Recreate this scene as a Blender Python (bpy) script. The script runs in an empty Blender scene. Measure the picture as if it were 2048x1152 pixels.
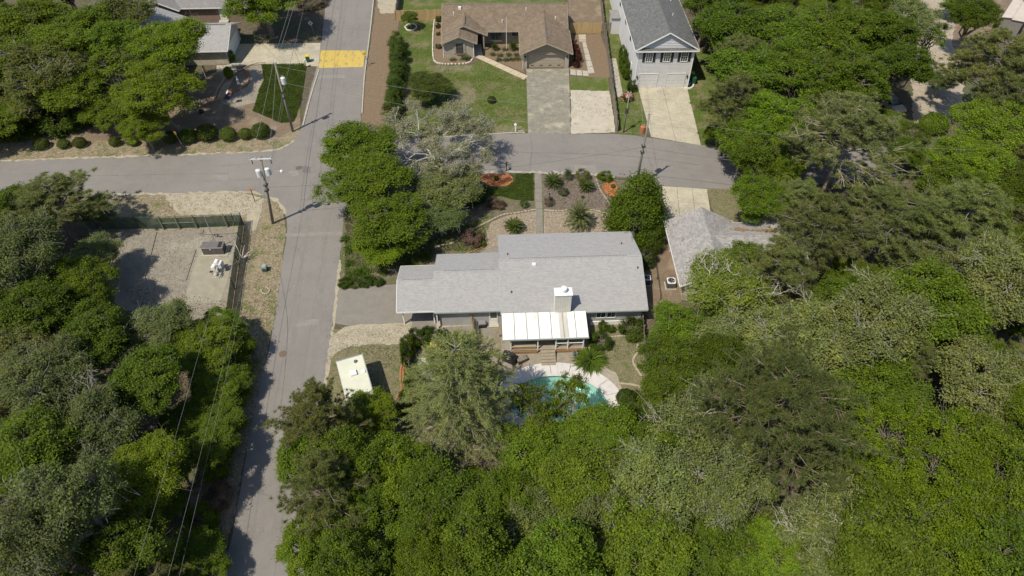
import bpy, bmesh, math, random
import numpy as np
from mathutils import Vector, Matrix

scene = bpy.context.scene
C = scene.collection
PI = math.pi
R_ = math.radians

# ------------------------------------------------------------------ camera, sky, sun, exposure
FPX, TH, HC = 1380.0, R_(47.5), 54.0          # focal length in pixels (2048 wide), pitch below horizon, drone height
cd = bpy.data.cameras.new('camera')
cam = bpy.data.objects.new('camera', cd); C.objects.link(cam)
cd.sensor_width = 36.0; cd.lens = 36.0 * FPX / 2048.0
cd.clip_start = 0.5; cd.clip_end = 5000
cam.location = (0, 0, HC); cam.rotation_euler = (PI / 2 - TH, 0, 0)
scene.camera = cam
SUN_EL, SUN_AZ = R_(59), R_(225)              # azimuth clockwise from +Y
w = bpy.data.worlds.new('World'); scene.world = w; w.use_nodes = True
nt = w.node_tree; bg = nt.nodes['Background']
sky = nt.nodes.new('ShaderNodeTexSky'); sky.sky_type = 'NISHITA'; sky.sun_disc = False
sky.sun_elevation = SUN_EL; sky.sun_rotation = SUN_AZ
nt.links.new(sky.outputs[0], bg.inputs[0]); bg.inputs[1].default_value = 0.125
sd = bpy.data.lights.new('sun', 'SUN'); sd.energy = 4.7; sd.angle = R_(0.5); sd.color = (1.0, 0.925, 0.8)
sun = bpy.data.objects.new('sun', sd); C.objects.link(sun)
to_sun = Vector((math.sin(SUN_AZ) * math.cos(SUN_EL), math.cos(SUN_AZ) * math.cos(SUN_EL), math.sin(SUN_EL)))
sun.rotation_euler = to_sun.to_track_quat('Z', 'Y').to_euler(); sun.location = (0, 0, 80)
scene.view_settings.view_transform = 'Standard'; scene.view_settings.look = 'None'
scene.view_settings.exposure = 0.12; scene.view_settings.gamma = 1.0
scene.render.engine = 'CYCLES'
scene.cycles.max_bounces = 6; scene.cycles.transparent_max_bounces = 12

# ------------------------------------------------------------------ helpers
_s, _c = math.sin(TH), math.cos(TH)
def G(px, py, z=0.0):
    """where the ray through photo pixel (px, py) meets the level z"""
    u = (px - 1024) / FPX; v = (py - 576) / FPX
    dx, dy, dz = u, _c - v * _s, -_s - v * _c
    t = (z - HC) / dz
    return Vector((dx * t, dy * t, z))
def depth(p): return p[1] * _c - (p[2] - HC) * _s
def link(o, parent=None):
    C.objects.link(o)
    if parent: o.parent = parent
    return o
class MB:
    def __init__(s): s.v = []; s.f = []
    def quad(s, *p):
        n = len(s.v); s.v += [tuple(q) for q in p]; s.f.append(tuple(range(n, n + len(p))))
    def box(s, x0, x1, y0, y1, z0, z1):
        n = len(s.v)
        s.v += [(x, y, z) for z in (z0, z1) for x, y in ((x0, y0), (x1, y0), (x1, y1), (x0, y1))]
        s.f += [tuple(n + i for i in q) for q in ((3, 2, 1, 0), (4, 5, 6, 7), (0, 1, 5, 4), (1, 2, 6, 5), (2, 3, 7, 6), (3, 0, 4, 7))]
        return s
    def bar(s, a, b, w, h):
        """box from a to b, w wide sideways, h tall"""
        a = Vector(a); b = Vector(b); d = (b - a).normalized()
        up = Vector((0, 0, 1)) if abs(d.z) < .95 else Vector((0, 1, 0))
        x = d.cross(up).normalized() * w / 2; y = x.cross(d).normalized() * h / 2
        n = len(s.v)
        s.v += [tuple(p + i * x + j * y) for p in (a, b) for i, j in ((-1, -1), (1, -1), (1, 1), (-1, 1))]
        s.f += [tuple(n + i for i in q) for q in ((3, 2, 1, 0), (4, 5, 6, 7), (0, 1, 5, 4), (1, 2, 6, 5), (2, 3, 7, 6), (3, 0, 4, 7))]
        return s
    def tube(s, pts, rad, n=8, cap=True):
        pts = [Vector(p) for p in pts]
        if not hasattr(rad, '__len__'): rad = [rad] * len(pts)
        b = len(s.v)
        for i, p in enumerate(pts):
            d = (pts[min(i + 1, len(pts) - 1)] - pts[max(i - 1, 0)]).normalized()
            x = d.cross(Vector((0, 0, 1)) if abs(d.z) < .9 else Vector((1, 0, 0))).normalized(); y = d.cross(x)
            for k in range(n):
                a = 2 * PI * k / n; s.v.append(tuple(p + rad[i] * (math.cos(a) * x + math.sin(a) * y)))
        for i in range(len(pts) - 1):
            for k in range(n):
                s.f.append((b + i * n + k, b + i * n + (k + 1) % n, b + (i + 1) * n + (k + 1) % n, b + (i + 1) * n + k))
        if cap:
            s.f.append(tuple(b + k for k in range(n))[::-1]); e = b + (len(pts) - 1) * n
            s.f.append(tuple(e + k for k in range(n)))
        return s
    def lathe(s, prof, n=16, c=(0, 0, 0)):
        b = len(s.v)
        for r, z in prof:
            for k in range(n):
                a = 2 * PI * k / n; s.v.append((c[0] + r * math.cos(a), c[1] + r * math.sin(a), c[2] + z))
        for i in range(len(prof) - 1):
            for k in range(n):
                s.f.append((b + i * n + k, b + i * n + (k + 1) % n, b + (i + 1) * n + (k + 1) % n, b + (i + 1) * n + k))
        e = b + (len(prof) - 1) * n
        s.f.append(tuple(e + k for k in range(n))); s.f.append(tuple(b + k for k in range(n))[::-1])
        return s
    def prism(s, poly, axis, a, b):
        """closed 2-D outline swept along an axis: 'x' -> (y,z) outline, 'y' -> (x,z), 'z' -> (x,y)"""
        mk = {'x': lambda p, t: (t, p[0], p[1]), 'y': lambda p, t: (p[0], t, p[1]), 'z': lambda p, t: (p[0], p[1], t)}[axis]
        n = len(s.v); k = len(poly)
        s.v += [mk(p, a) for p in poly] + [mk(p, b) for p in poly]
        s.f.append(tuple(range(n, n + k))[::-1]); s.f.append(tuple(range(n + k, n + 2 * k)))
        for i in range(k): s.f.append((n + i, n + (i + 1) % k, n + k + (i + 1) % k, n + k + i))
        return s
    def mesh(s, name, m, smooth=False, recalc=True):
        me = bpy.data.meshes.new(name); me.from_pydata(s.v, [], s.f); me.update()
        if recalc:
            bm = bmesh.new(); bm.from_mesh(me); bmesh.ops.recalc_face_normals(bm, faces=bm.faces); bm.to_mesh(me); bm.free()
        if m: me.materials.append(m)
        if smooth:
            me.polygons.foreach_set('use_smooth', [True] * len(me.polygons))
        return me
    def obj(s, name, m, parent=None, smooth=False, recalc=True, stuff=False):
        o = bpy.data.objects.new(name, s.mesh(name, m, smooth, recalc)); link(o, parent)
        if stuff: o['kind'] = 'stuff'
        return o
def tag(o, label, cat, group=None):
    o['label'] = label; o['category'] = cat
    if group: o['group'] = group
    return o
def thing(name, loc, label, cat, rz=0.0, group=None):
    o = bpy.data.objects.new(name, None); o.empty_display_size = .3; C.objects.link(o)
    o.location = loc; o.rotation_euler = (0, 0, rz)
    return tag(o, label, cat, group)
def copy_tree(o, parent=None):
    c = o.copy(); C.objects.link(c); c.parent = parent
    for ch in o.children: copy_tree(ch, c)
    return c
def np_mesh(name, V, F, m):
    me = bpy.data.meshes.new(name); V = np.asarray(V, np.float32); F = np.asarray(F, np.int32); k = F.shape[1]
    me.vertices.add(len(V)); me.vertices.foreach_set('co', V.ravel())
    me.loops.add(F.size); me.loops.foreach_set('vertex_index', F.ravel())
    me.polygons.add(len(F)); me.polygons.foreach_set('loop_start', np.arange(0, F.size, k, dtype=np.int32))
    me.polygons.foreach_set('loop_total', np.full(len(F), k, np.int32))
    me.update(calc_edges=True); me.validate()
    if m: me.materials.append(m)
    return me

# ------------------------------------------------------------------ materials
def newmat(name):
    m = bpy.data.materials.new(name); m.use_nodes = True
    t = m.node_tree; b = t.nodes['Principled BSDF']
    return m, t, b
def nd(t, kind, **kw):
    n = t.nodes.new(kind)
    for k, v in kw.items():
        if hasattr(n, k): setattr(n, k, v)
        else: n.inputs[k].default_value = v
    return n
def rgb(c): return (c[0], c[1], c[2], 1)
def mix(t, fac, a, b, mode='MIX'):
    n = t.nodes.new('ShaderNodeMix'); n.data_type = 'RGBA'; n.blend_type = mode
    for s, v in ((0, fac), (6, a), (7, b)):
        if isinstance(v, bpy.types.NodeSocket): t.links.new(v, n.inputs[s])
        else: n.inputs[s].default_value = v if s == 0 else rgb(v)
    return n.outputs[2]
def noise(t, co, scale, detail=4, rough=.6, lo=.35, hi=.65, vec=None):
    n = nd(t, 'ShaderNodeTexNoise', Scale=scale, Detail=detail, Roughness=rough)
    t.links.new(co, n.inputs['Vector'])
    r = t.nodes.new('ShaderNodeMapRange'); r.inputs[1].default_value = lo; r.inputs[2].default_value = hi
    t.links.new(n.outputs[0], r.inputs[0])
    return r.outputs[0]
def pos(t, local=False, stretch=None):
    if local: o = t.nodes.new('ShaderNodeTexCoord').outputs['Object']
    else: o = t.nodes.new('ShaderNodeNewGeometry').outputs['Position']
    if stretch:
        mp = t.nodes.new('ShaderNodeMapping'); mp.inputs['Scale'].default_value = stretch
        t.links.new(o, mp.inputs[0]); o = mp.outputs[0]
    return o
def M(name, c1, c2=None, scale=3, rough=.8, bump=0, bscale=30, c3=None, s3=.4, lo3=.5, hi3=.65, c4=None, s4=40, lo4=.55, hi4=.7,
      local=False, metal=0, spec=.3, stretch=None, island=0, lo=.35, hi=.65):
    m, t, b = newmat(name); co = pos(t, local, stretch); col = None
    if c2 is None: c2 = tuple(x * .85 for x in c1)
    col = mix(t, noise(t, co, scale, 5, .65, lo, hi), c1, c2)
    if c3: col = mix(t, noise(t, co, s3, 4, .6, lo3, hi3), col, c3)
    if c4: col = mix(t, noise(t, co, s4, 2, .5, lo4, hi4), col, c4)
    if island:
        g = t.nodes.new('ShaderNodeNewGeometry'); r = t.nodes.new('ShaderNodeMapRange')
        r.inputs[3].default_value = 1 - island; r.inputs[4].default_value = 1 + island
        t.links.new(g.outputs['Random Per Island'], r.inputs[0])
        v = t.nodes.new('ShaderNodeVectorMath'); v.operation = 'SCALE'
        t.links.new(col, v.inputs[0]); t.links.new(r.outputs[0], v.inputs['Scale']); col = v.outputs[0]
    t.links.new(col, b.inputs['Base Color'])
    b.inputs['Roughness'].default_value = rough; b.inputs['Metallic'].default_value = metal
    b.inputs['Specular IOR Level'].default_value = spec
    if bump:
        n = nd(t, 'ShaderNodeTexNoise', Scale=bscale, Detail=4, Roughness=.7); t.links.new(co, n.inputs['Vector'])
        bp = t.nodes.new('ShaderNodeBump'); bp.inputs['Strength'].default_value = min(1, bump); bp.inputs['Distance'].default_value = .03 * max(1, bump)
        t.links.new(n.outputs[0], bp.inputs['Height']); t.links.new(bp.outputs[0], b.inputs['Normal'])
    return m
def foliage_mat(name, trans=.42, patch=.7):
    """leaf: the object's own colour, varied leaf by leaf and clump by clump"""
    m, t, b = newmat(name); out = t.nodes['Material Output']
    oi = t.nodes.new('ShaderNodeObjectInfo'); g = t.nodes.new('ShaderNodeNewGeometry')
    r = t.nodes.new('ShaderNodeMapRange'); r.inputs[3].default_value = .6; r.inputs[4].default_value = 1.4
    t.links.new(g.outputs['Random Per Island'], r.inputs[0])
    v = t.nodes.new('ShaderNodeVectorMath'); v.operation = 'SCALE'
    t.links.new(oi.outputs['Color'], v.inputs[0]); t.links.new(r.outputs[0], v.inputs['Scale'])
    co = pos(t)
    young = t.nodes.new('ShaderNodeVectorMath'); young.operation = 'MULTIPLY'; young.inputs[1].default_value = (1.28, 1.2, .95)
    t.links.new(v.outputs[0], young.inputs[0])
    col = mix(t, noise(t, co, patch, 3, .6, .45, .65), v.outputs[0], young.outputs[0])
    t.links.new(col, b.inputs['Base Color']); b.inputs['Roughness'].default_value = .5; b.inputs['Specular IOR Level'].default_value = .1
    tr = t.nodes.new('ShaderNodeBsdfTranslucent'); t.links.new(col, tr.inputs[0])
    mx = t.nodes.new('ShaderNodeMixShader'); mx.inputs[0].default_value = trans
    t.links.new(b.outputs[0], mx.inputs[1]); t.links.new(tr.outputs[0], mx.inputs[2]); t.links.new(mx.outputs[0], out.inputs[0])
    return m
def object_mat(name, rough=.8):
    m, t, b = newmat(name); oi = t.nodes.new('ShaderNodeObjectInfo')
    col = mix(t, noise(t, pos(t), 6, 5, .7, .35, .7), (1, 1, 1), (.6, .58, .55))
    t.links.new(mix(t, 1.0, oi.outputs['Color'], col, 'MULTIPLY'), b.inputs['Base Color']); b.inputs['Roughness'].default_value = rough
    return m
LEAF = foliage_mat('leaf'); BARK = object_mat('bark', .9); PAINT = object_mat('paint', .5)
m_ground = M('forest_floor', (.115, .09, .06), (.06, .05, .033), 1.2, .95, .7, 9, c3=(.07, .085, .03), s3=.22, lo3=.5, hi3=.62, c4=(.2, .165, .12), s4=7, lo4=.55, hi4=.7)
m_verge = M('dry_verge', (.25, .205, .13), (.165, .135, .085), 1.6, .95, .6, 12, c3=(.1, .115, .035), s3=.5, lo3=.5, hi3=.66, c4=(.36, .32, .23), s4=5, lo4=.56, hi4=.7)
m_sand = M('pale_sand', (.35, .31, .225), (.27, .238, .168), 1.1, .95, .5, 14, c3=(.2, .18, .1), s3=.8, lo3=.55, hi3=.7, c4=(.42, .38, .29), s4=8, lo4=.5, hi4=.7)
m_straw = M('pine_straw', (.2, .15, .1), (.14, .105, .07), 2, .95, .7, 16, c3=(.25, .2, .14), s3=.5, c4=(.1, .075, .05), s4=9, lo4=.55, hi4=.7)
m_straw2 = M('brown_pine_straw', (.19, .135, .085), (.14, .1, .062), 2.5, .95, .7, 16, c4=(.22, .165, .11), s4=10)
m_gravel = M('grey_gravel', (.27, .24, .19), (.21, .188, .15), 2.2, .95, .8, 20, c3=(.3, .27, .21), s3=.35, c4=(.1, .09, .07), s4=11, lo4=.56, hi4=.7)
m_pebble = M('river_pebbles', (.3, .25, .185), (.19, .155, .112), 9, .9, 1, 14, c4=(.5, .43, .33), s4=12, lo4=.55, hi4=.68)
m_mulch = M('dark_mulch', (.18, .148, .118), (.125, .104, .083), 6, .95, .8, 18, c4=(.28, .23, .17), s4=14, lo4=.58, hi4=.7)
m_orange = M('orange_mulch', (.42, .155, .055), (.3, .1, .035), 8, .9, .9, 20, c4=(.5, .24, .12), s4=16, lo4=.57, hi4=.7)
m_lawn = M('lawn', (.095, .128, .022), (.068, .094, .018), 1.6, .95, .7, 16, c3=(.17, .148, .075), s3=.42, lo3=.47, hi3=.66, c4=(.045, .06, .014), s4=4.5, lo4=.52, hi4=.7)
m_lawn2 = M('dry_lawn', (.17, .15, .085), (.12, .115, .055), 1.4, .95, .6, 18, c3=(.09, .11, .03), s3=.7, lo3=.55, hi3=.68, c4=(.24, .215, .14), s4=6)
m_cover_soil = M('covered_soil', (.05, .07, .02), (.035, .05, .015), 3, .95, .5, 12)
def asphalt_mat():
    m, t, b = newmat('worn_asphalt'); co = pos(t)
    col = mix(t, noise(t, co, .5, 5, .6, .35, .65), (.216, .2, .18), (.19, .176, .159))
    col = mix(t, noise(t, co, .12, 3, .5, .45, .7), col, (.23, .213, .191))
    col = mix(t, noise(t, co, 1.1, 6, .75, .62, .7), col, (.27, .25, .225))
    col = mix(t, noise(t, co, 30, 2, .5, .45, .8), col, (.14, .13, .12))
    vo = nd(t, 'ShaderNodeTexVoronoi', Scale=.16); vo.feature = 'DISTANCE_TO_EDGE'
    wob = t.nodes.new('ShaderNodeMix'); wob.data_type = 'VECTOR'; wob.inputs[0].default_value = .12
    nz = nd(t, 'ShaderNodeTexNoise', Scale=.9, Detail=5); t.links.new(co, nz.inputs['Vector'])
    sc = t.nodes.new('ShaderNodeVectorMath'); sc.operation = 'SCALE'; sc.inputs['Scale'].default_value = 20; t.links.new(nz.outputs['Color'], sc.inputs[0])
    t.links.new(co, wob.inputs[4]); t.links.new(sc.outputs[0], wob.inputs[5]); t.links.new(wob.outputs[1], vo.inputs['Vector'])
    r = t.nodes.new('ShaderNodeMapRange'); r.inputs[1].default_value = .002; r.inputs[2].default_value = .006; r.inputs[3].default_value = .35; r.inputs[4].default_value = 0
    t.links.new(vo.outputs['Distance'], r.inputs[0]); col = mix(t, r.outputs[0], col, (.1, .095, .09))
    t.links.new(col, b.inputs['Base Color']); b.inputs['Roughness'].default_value = .9; b.inputs['Specular IOR Level'].default_value = .2
    return m
m_asphalt = asphalt_mat()
m_drive_asphalt = M('old_driveway_asphalt', (.215, .197, .167), (.18, .165, .14), 1.2, .9, .4, 30, c4=(.2, .185, .16), s4=20)
m_concrete = M('cream_concrete', (.42, .38, .28), (.33, .3, .22), .7, .85, .2, 20, c3=(.25, .235, .19), s3=.3, lo3=.5, hi3=.75, c4=(.46, .42, .33), s4=4)
m_concrete_old = M('stained_concrete', (.26, .24, .185), (.18, .17, .135), .9, .9, .25, 20, c3=(.38, .34, .24), s3=.4, lo3=.55, hi3=.7, c4=(.14, .13, .105), s4=3, lo4=.55, hi4=.75)
m_chalk = M('chalky_fill', (.44, .4, .32), (.36, .325, .255), .8, .95, .4, 10, c3=(.3, .26, .19), s3=.9, lo3=.58, hi3=.68)
m_kerb = M('kerb_concrete', (.42, .39, .32), (.3, .28, .23), 2, .9, .2, 20)
m_pooldeck = M('pool_deck_concrete', (.56, .53, .5), (.49, .465, .44), .8, .8, .1, 20, c4=(.42, .4, .38), s4=3, lo4=.6, hi4=.8)
m_yellow = M('yellow_road_paint', (.5, .365, .085), (.44, .32, .08), 1.5, .8, .2, 30, c3=(.25, .22, .14), s3=1.8, lo3=.54, hi3=.64, stretch=(1, .4, 1))
m_roof = M('grey_shingle', (.312, .305, .296), (.302, .295, .286), 1.4, .9, .3, 25, island=.075)
m_roof_brown = M('brown_shingle', (.2, .155, .108), (.155, .118, .08), 1.2, .9, .3, 25, island=.17)
m_roof_dark = M('charcoal_shingle', (.135, .138, .132), (.105, .108, .104), 1.2, .9, .3, 25, island=.18)
m_roof_right = M('taupe_shingle', (.285, .272, .257), (.25, .238, .225), 1.2, .9, .3, 25, island=.18)
m_white = M('white_paint', (.78, .77, .73), (.7, .69, .65), 2, .45)
m_metal_roof = M('white_metal_roof', (.8, .8, .76), (.76, .75, .69), .8, .4, c3=(.5, .47, .38), s3=1.3, lo3=.53, hi3=.74, stretch=(3, .3, 1), spec=.5)
m_metal_dirty = M('weathered_metal_panel', (.4, .385, .34), (.5, .48, .42), 1.2, .6, stretch=(3, .3, 1))
m_rib = M('panel_seam', (.3, .3, .28), (.24, .24, .22), 2, .6)
m_graywall = M('grey_board_siding', (.4, .4, .39), (.34, .34, .33), 1.5, .75)
m_teal_trim = M('pale_teal_trim', (.33, .39, .36), (.28, .33, .3), 2, .6)
m_tanwall = M('tan_board_siding', (.31, .26, .185), (.27, .225, .16), 1.5, .8)
m_tantrim = M('tan_trim', (.37, .32, .24), (.32, .275, .2), 2, .6)
m_vinyl = M('pale_vinyl_siding', (.55, .54, .53), (.5, .49, .48), 1, .6)
m_shutter = M('black_shutter', (.02, .02, .022), (.03, .03, .03), 4, .5)
m_dark = M('dark_void', (.02, .02, .02), (.03, .03, .03), 3, .7)
m_ridgevent = M('ridge_vent', (.1, .095, .09), (.13, .125, .12), 4, .8)
def brick_mat(name, a, b_, mortar):
    m, t, b = newmat(name); co = t.nodes.new('ShaderNodeTexCoord').outputs['Object']
    sx = t.nodes.new('ShaderNodeSeparateXYZ'); t.links.new(co, sx.inputs[0])
    ad = t.nodes.new('ShaderNodeMath'); t.links.new(sx.outputs[0], ad.inputs[0]); t.links.new(sx.outputs[1], ad.inputs[1])
    cb = t.nodes.new('ShaderNodeCombineXYZ'); t.links.new(ad.outputs[0], cb.inputs[0]); t.links.new(sx.outputs[2], cb.inputs[1])
    br = nd(t, 'ShaderNodeTexBrick', Scale=1.0); br.inputs['Brick Width'].default_value = .22; br.inputs['Row Height'].default_value = .075; br.inputs['Mortar Size'].default_value = .01
    br.inputs['Color1'].default_value = rgb(a); br.inputs['Color2'].default_value = rgb(b_); br.inputs['Mortar'].default_value = rgb(mortar)
    t.links.new(cb.outputs[0], br.inputs[0]); col = mix(t, noise(t, pos(t), 2, 4, .6, .4, .7), br.outputs[0], tuple(x * 1.25 for x in a))
    t.links.new(col, b.inputs['Base Color']); b.inputs['Roughness'].default_value = .85
    bp = t.nodes.new('ShaderNodeBump'); bp.inputs['Strength'].default_value = .5; bp.inputs['Distance'].default_value = .01; bp.invert = True
    t.links.new(br.outputs['Fac'], bp.inputs['Height']); t.links.new(bp.outputs[0], b.inputs['Normal'])
    return m
m_brick_tan = brick_mat('tan_brick', (.34, .29, .22), (.27, .225, .165), (.36, .34, .3))
m_brick_red = brick_mat('red_brown_brick', (.2, .13, .095), (.15, .095, .07), (.24, .21, .18))
m_brick_beige = brick_mat('beige_brick', (.38, .33, .24), (.31, .26, .19), (.4, .37, .3))
m_terra = M('terracotta_brick', (.36, .17, .1), (.27, .125, .075), 5, .85, .2, 20, island=.15)
m_stone = M('edging_stone', (.36, .31, .23), (.26, .22, .16), 5, .9, .3, 20, island=.2)
m_whitestone = M('white_edging_stone', (.58, .55, .47), (.5, .47, .4), 5, .9, .3, 20, island=.12)
m_wood = M('weathered_wood', (.235, .205, .16), (.16, .14, .11), 3, .9, .3, 30, stretch=(1, 1, .2))
m_wood_new = M('honey_cedar', (.44, .32, .155), (.37, .26, .12), 3, .8, .3, 30, stretch=(1, 1, .2))
m_deckwood = M('deck_wood', (.3, .255, .19), (.24, .205, .15), 3, .85, .2, 30)
m_pole = M('utility_pole_wood', (.25, .225, .18), (.17, .155, .125), 2, .9, .3, 30, stretch=(3, 3, .3))
m_galv = M('galvanised_steel', (.55, .55, .54), (.45, .45, .44), 4, .4, metal=.6)
m_tank = M('pale_grey_enamel', (.62, .62, .6), (.55, .55, .53), 3, .45)
m_green_steel = M('dark_green_steel', (.035, .085, .055), (.03, .07, .045), 3, .5)
m_cabinet = M('grey_brown_cabinet', (.105, .095, .085), (.085, .078, .07), 3, .5)
m_rust = M('rusty_orange', (.42, .16, .07), (.3, .1, .04), 9, .8)
m_wire = M('cable', (.12, .12, .12), (.16, .16, .16), 3, .6)
m_wire_bright = M('bare_aluminium_wire', (.3, .3, .29), (.24, .24, .23), 3, .5)
m_cream = M('cream_trailer_roof', (.58, .585, .46), (.53, .535, .42), 1, .5, c4=(.52, .52, .42), s4=2, lo4=.6, hi4=.75)
m_alu = M('dull_aluminium', (.4, .4, .4), (.34, .34, .34), 2, .45, metal=.4)
m_black = M('black_cover', (.018, .018, .019), (.028, .028, .028), 4, .6)
m_rubber = M('rubber', (.02, .02, .02), (.03, .03, .03), 4, .8)
m_limb_lite = (.36, .33, .28, 1)
def screen_mat():
    m, t, b = newmat('green_windscreen_mesh'); out = t.nodes['Material Output']
    col = mix(t, noise(t, pos(t), 1.2, 4, .6, .35, .7), (.028, .05, .034), (.045, .07, .045))
    t.links.new(col, b.inputs['Base Color']); b.inputs['Roughness'].default_value = .85
    tr = t.nodes.new('ShaderNodeBsdfTransparent'); mx = t.nodes.new('ShaderNodeMixShader'); mx.inputs[0].default_value = .14
    t.links.new(b.outputs[0], mx.inputs[1]); t.links.new(tr.outputs[0], mx.inputs[2]); t.links.new(mx.outputs[0], out.inputs[0])
    return m
m_screen = screen_mat()
def glass_mat():
    m, t, b = newmat('window_glass'); b.inputs['Base Color'].default_value = (.05, .06, .065, 1)
    b.inputs['Roughness'].default_value = .06; b.inputs['Specular IOR Level'].default_value = .8
    return m
m_glass = glass_mat()
def water_mat():
    m, t, b = newmat('pool_water'); out = t.nodes['Material Output']
    tr = t.nodes.new('ShaderNodeBsdfTransparent'); tr.inputs[0].default_value = (.78, .95, .93, 1)
    gl = t.nodes.new('ShaderNodeBsdfGlossy'); gl.inputs['Roughness'].default_value = .03
    fr = t.nodes.new('ShaderNodeFresnel'); fr.inputs[0].default_value = 1.33
    n = nd(t, 'ShaderNodeTexNoise', Scale=2.2, Detail=4); t.links.new(pos(t), n.inputs['Vector'])
    bp = t.nodes.new('ShaderNodeBump'); bp.inputs['Strength'].default_value = .25; bp.inputs['Distance'].default_value = .05
    t.links.new(n.outputs[0], bp.inputs['Height']); t.links.new(bp.outputs[0], gl.inputs['Normal']); t.links.new(bp.outputs[0], fr.inputs['Normal'])
    mx = t.nodes.new('ShaderNodeMixShader'); t.links.new(fr.outputs[0], mx.inputs[0]); t.links.new(tr.outputs[0], mx.inputs[1]); t.links.new(gl.outputs[0], mx.inputs[2])
    t.links.new(mx.outputs[0], out.inputs[0])
    return m
m_water = water_mat()
m_basin = M('turquoise_pool_plaster', (.52, .68, .58), (.46, .63, .55), .5, .7, c4=(.4, .56, .5), s4=1.2, lo4=.55, hi4=.8)
m_tile = M('grey_roof_flat', (.25, .24, .23), (.2, .19, .18), 2, .9)
m_pinkflower = M('pink_petals', (.6, .2, .2), (.65, .32, .3), 8, .7)

# ------------------------------------------------------------------ ground sheets
def densify(poly, step, jit, rnd, closed=True):
    out = []; n = len(poly)
    for i in range(n if closed else n - 1):
        a, b = Vector(poly[i]), Vector(poly[(i + 1) % n]); k = max(1, int((b - a).length / step))
        for j in range(k):
            p = a.lerp(b, j / k)
            if j or jit: p = p + Vector((rnd.uniform(-jit, jit), rnd.uniform(-jit, jit), 0))
            out.append(p)
    if not closed: out.append(Vector(poly[-1]))
    return out
def smooth_poly(pts, closed=False, n=5):
    """Catmull-Rom through the points"""
    out = []; k = len(pts); P = [Vector(p) for p in pts]
    for i in range(k if closed else k - 1):
        if closed: a, b, c, d = (P[(i + j) % k] for j in (-1, 0, 1, 2))
        else: a, b, c, d = P[max(i - 1, 0)], P[i], P[i + 1], P[min(i + 2, k - 1)]
        for j in range(n):
            t = j / n
            out.append(.5 * (2 * b + (c - a) * t + (2 * a - 5 * b + 4 * c - d) * t * t + (3 * b - a - 3 * c + d) * t ** 3))
    if not closed: out.append(P[-1])
    return out
_sheet_n = [0]
def sheet(name, px, m, z, jit=0.0, step=.5, smooth=False, structure=True, world=False):
    rnd = random.Random(len(px) * 7 + int(z * 1e4)); _sheet_n[0] += 1
    pts = [Vector((*p, z)) for p in px] if world else [G(x, y, z) for x, y in px]
    if smooth: pts = smooth_poly(pts, True)
    if jit: pts = densify(pts, step, jit, rnd)
    me = bpy.data.meshes.new(name); bm = bmesh.new()
    f = bm.faces.new([bm.verts.new(p) for p in pts]); bm.normal_update()
    if f.normal.z < 0: f.normal_flip()
    bmesh.ops.triangulate(bm, faces=bm.faces[:]); bm.to_mesh(me); bm.free(); me.materials.append(m)
    o = bpy.data.objects.new(name, me); link(o)
    if structure: o['kind'] = 'structure'
    return o
# ground with an opening for the pool: rings of an oval, growing to the horizon
PC = G(1118, 806); PA, PB, PROT = 4.55, 3.1, R_(-4)
def oval(k, a, extra=0.0):
    x, y = (PA * k + extra) * math.cos(a), (PB * k + extra) * math.sin(a)
    return (PC.x + x * math.cos(PROT) - y * math.sin(PROT), PC.y + x * math.sin(PROT) + y * math.cos(PROT))
gm = MB(); NO = 64
rings = [1.0, 1.6, 3, 6, 12, 30, 90, 400]
for r in rings:
    for k in range(NO): gm.v.append((*oval(r, 2 * PI * k / NO, .12 if r == 1.0 else 0), 0.0))
for i in range(len(rings) - 1):
    for k in range(NO): gm.f.append((i * NO + k, i * NO + (k + 1) % NO, (i + 1) * NO + (k + 1) % NO, (i + 1) * NO + k))
g = gm.obj('ground', m_ground, recalc=False); g['kind'] = 'structure'
g.data.flip_normals() if g.data.polygons[0].normal.z < 0 else None

# verges and yards
sheet('verge', [(-320, 300), (0, 285), (200, 278), (420, 268), (560, 270), (600, 250), (598, 275), (570, 300), (520, 308), (400, 313), (200, 320), (0, 328), (-320, 342)], m_verge, .004, .12)
sheet('front_yard_left', [(0, 245), (200, 235), (330, 220), (420, 150), (470, 125), (530, 125), (600, 130), (600, 250), (560, 275), (420, 274), (200, 284), (0, 292)], m_straw, .006, .1)
sheet('utility_yard', [(160, 385), (480, 383), (545, 392), (566, 420), (572, 470), (556, 590), (535, 705), (480, 960), (440, 1160), (380, 1160), (400, 950), (420, 800), (430, 640), (250, 620), (200, 560), (180, 470)], m_verge, .006, .12)
sheet('sand_patch', [(330, 389), (480, 387), (528, 395), (520, 440), (500, 470), (490, 430), (430, 428), (360, 430), (340, 410)], m_sand, .009, .2)
sheet('gravel_yard', [(235, 460), (300, 461), (470, 455), (484, 460), (470, 540), (440, 640), (300, 640), (230, 610), (240, 520)], m_gravel, .009, .1)
sheet('utility_pad', [(396, 496), (470, 494), (455, 560), (440, 606), (368, 604), (385, 540)], M('pump_pad_concrete', (.3, .275, .205), (.24, .22, .165), 1, .9), .014)
sheet('verge_lower_right', [(650, 650), (680, 660), (700, 680), (820, 660), (820, 800), (700, 860), (640, 900), (640, 800)], m_lawn2, .005, .15)
sheet('gravel_apron', [(663, 672), (690, 655), (720, 649), (770, 648), (823, 646), (822, 672), (800, 690), (740, 688), (690, 695), (655, 720), (650, 700)], m_sand, .012, .12)
sheet('straw_strip', [(757, -60), (800, -60), (800, 28), (795, 60), (790, 90), (783, 160), (776, 240), (770, 262), (722, 262), (724, 225), (732, 150), (742, 80), (752, 10)], m_straw2, .006, .08)
sheet('sandy_corner', [(757, -60), (796, -60), (796, 25), (762, 28), (755, 10)], m_sand, .01, .15)
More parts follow.
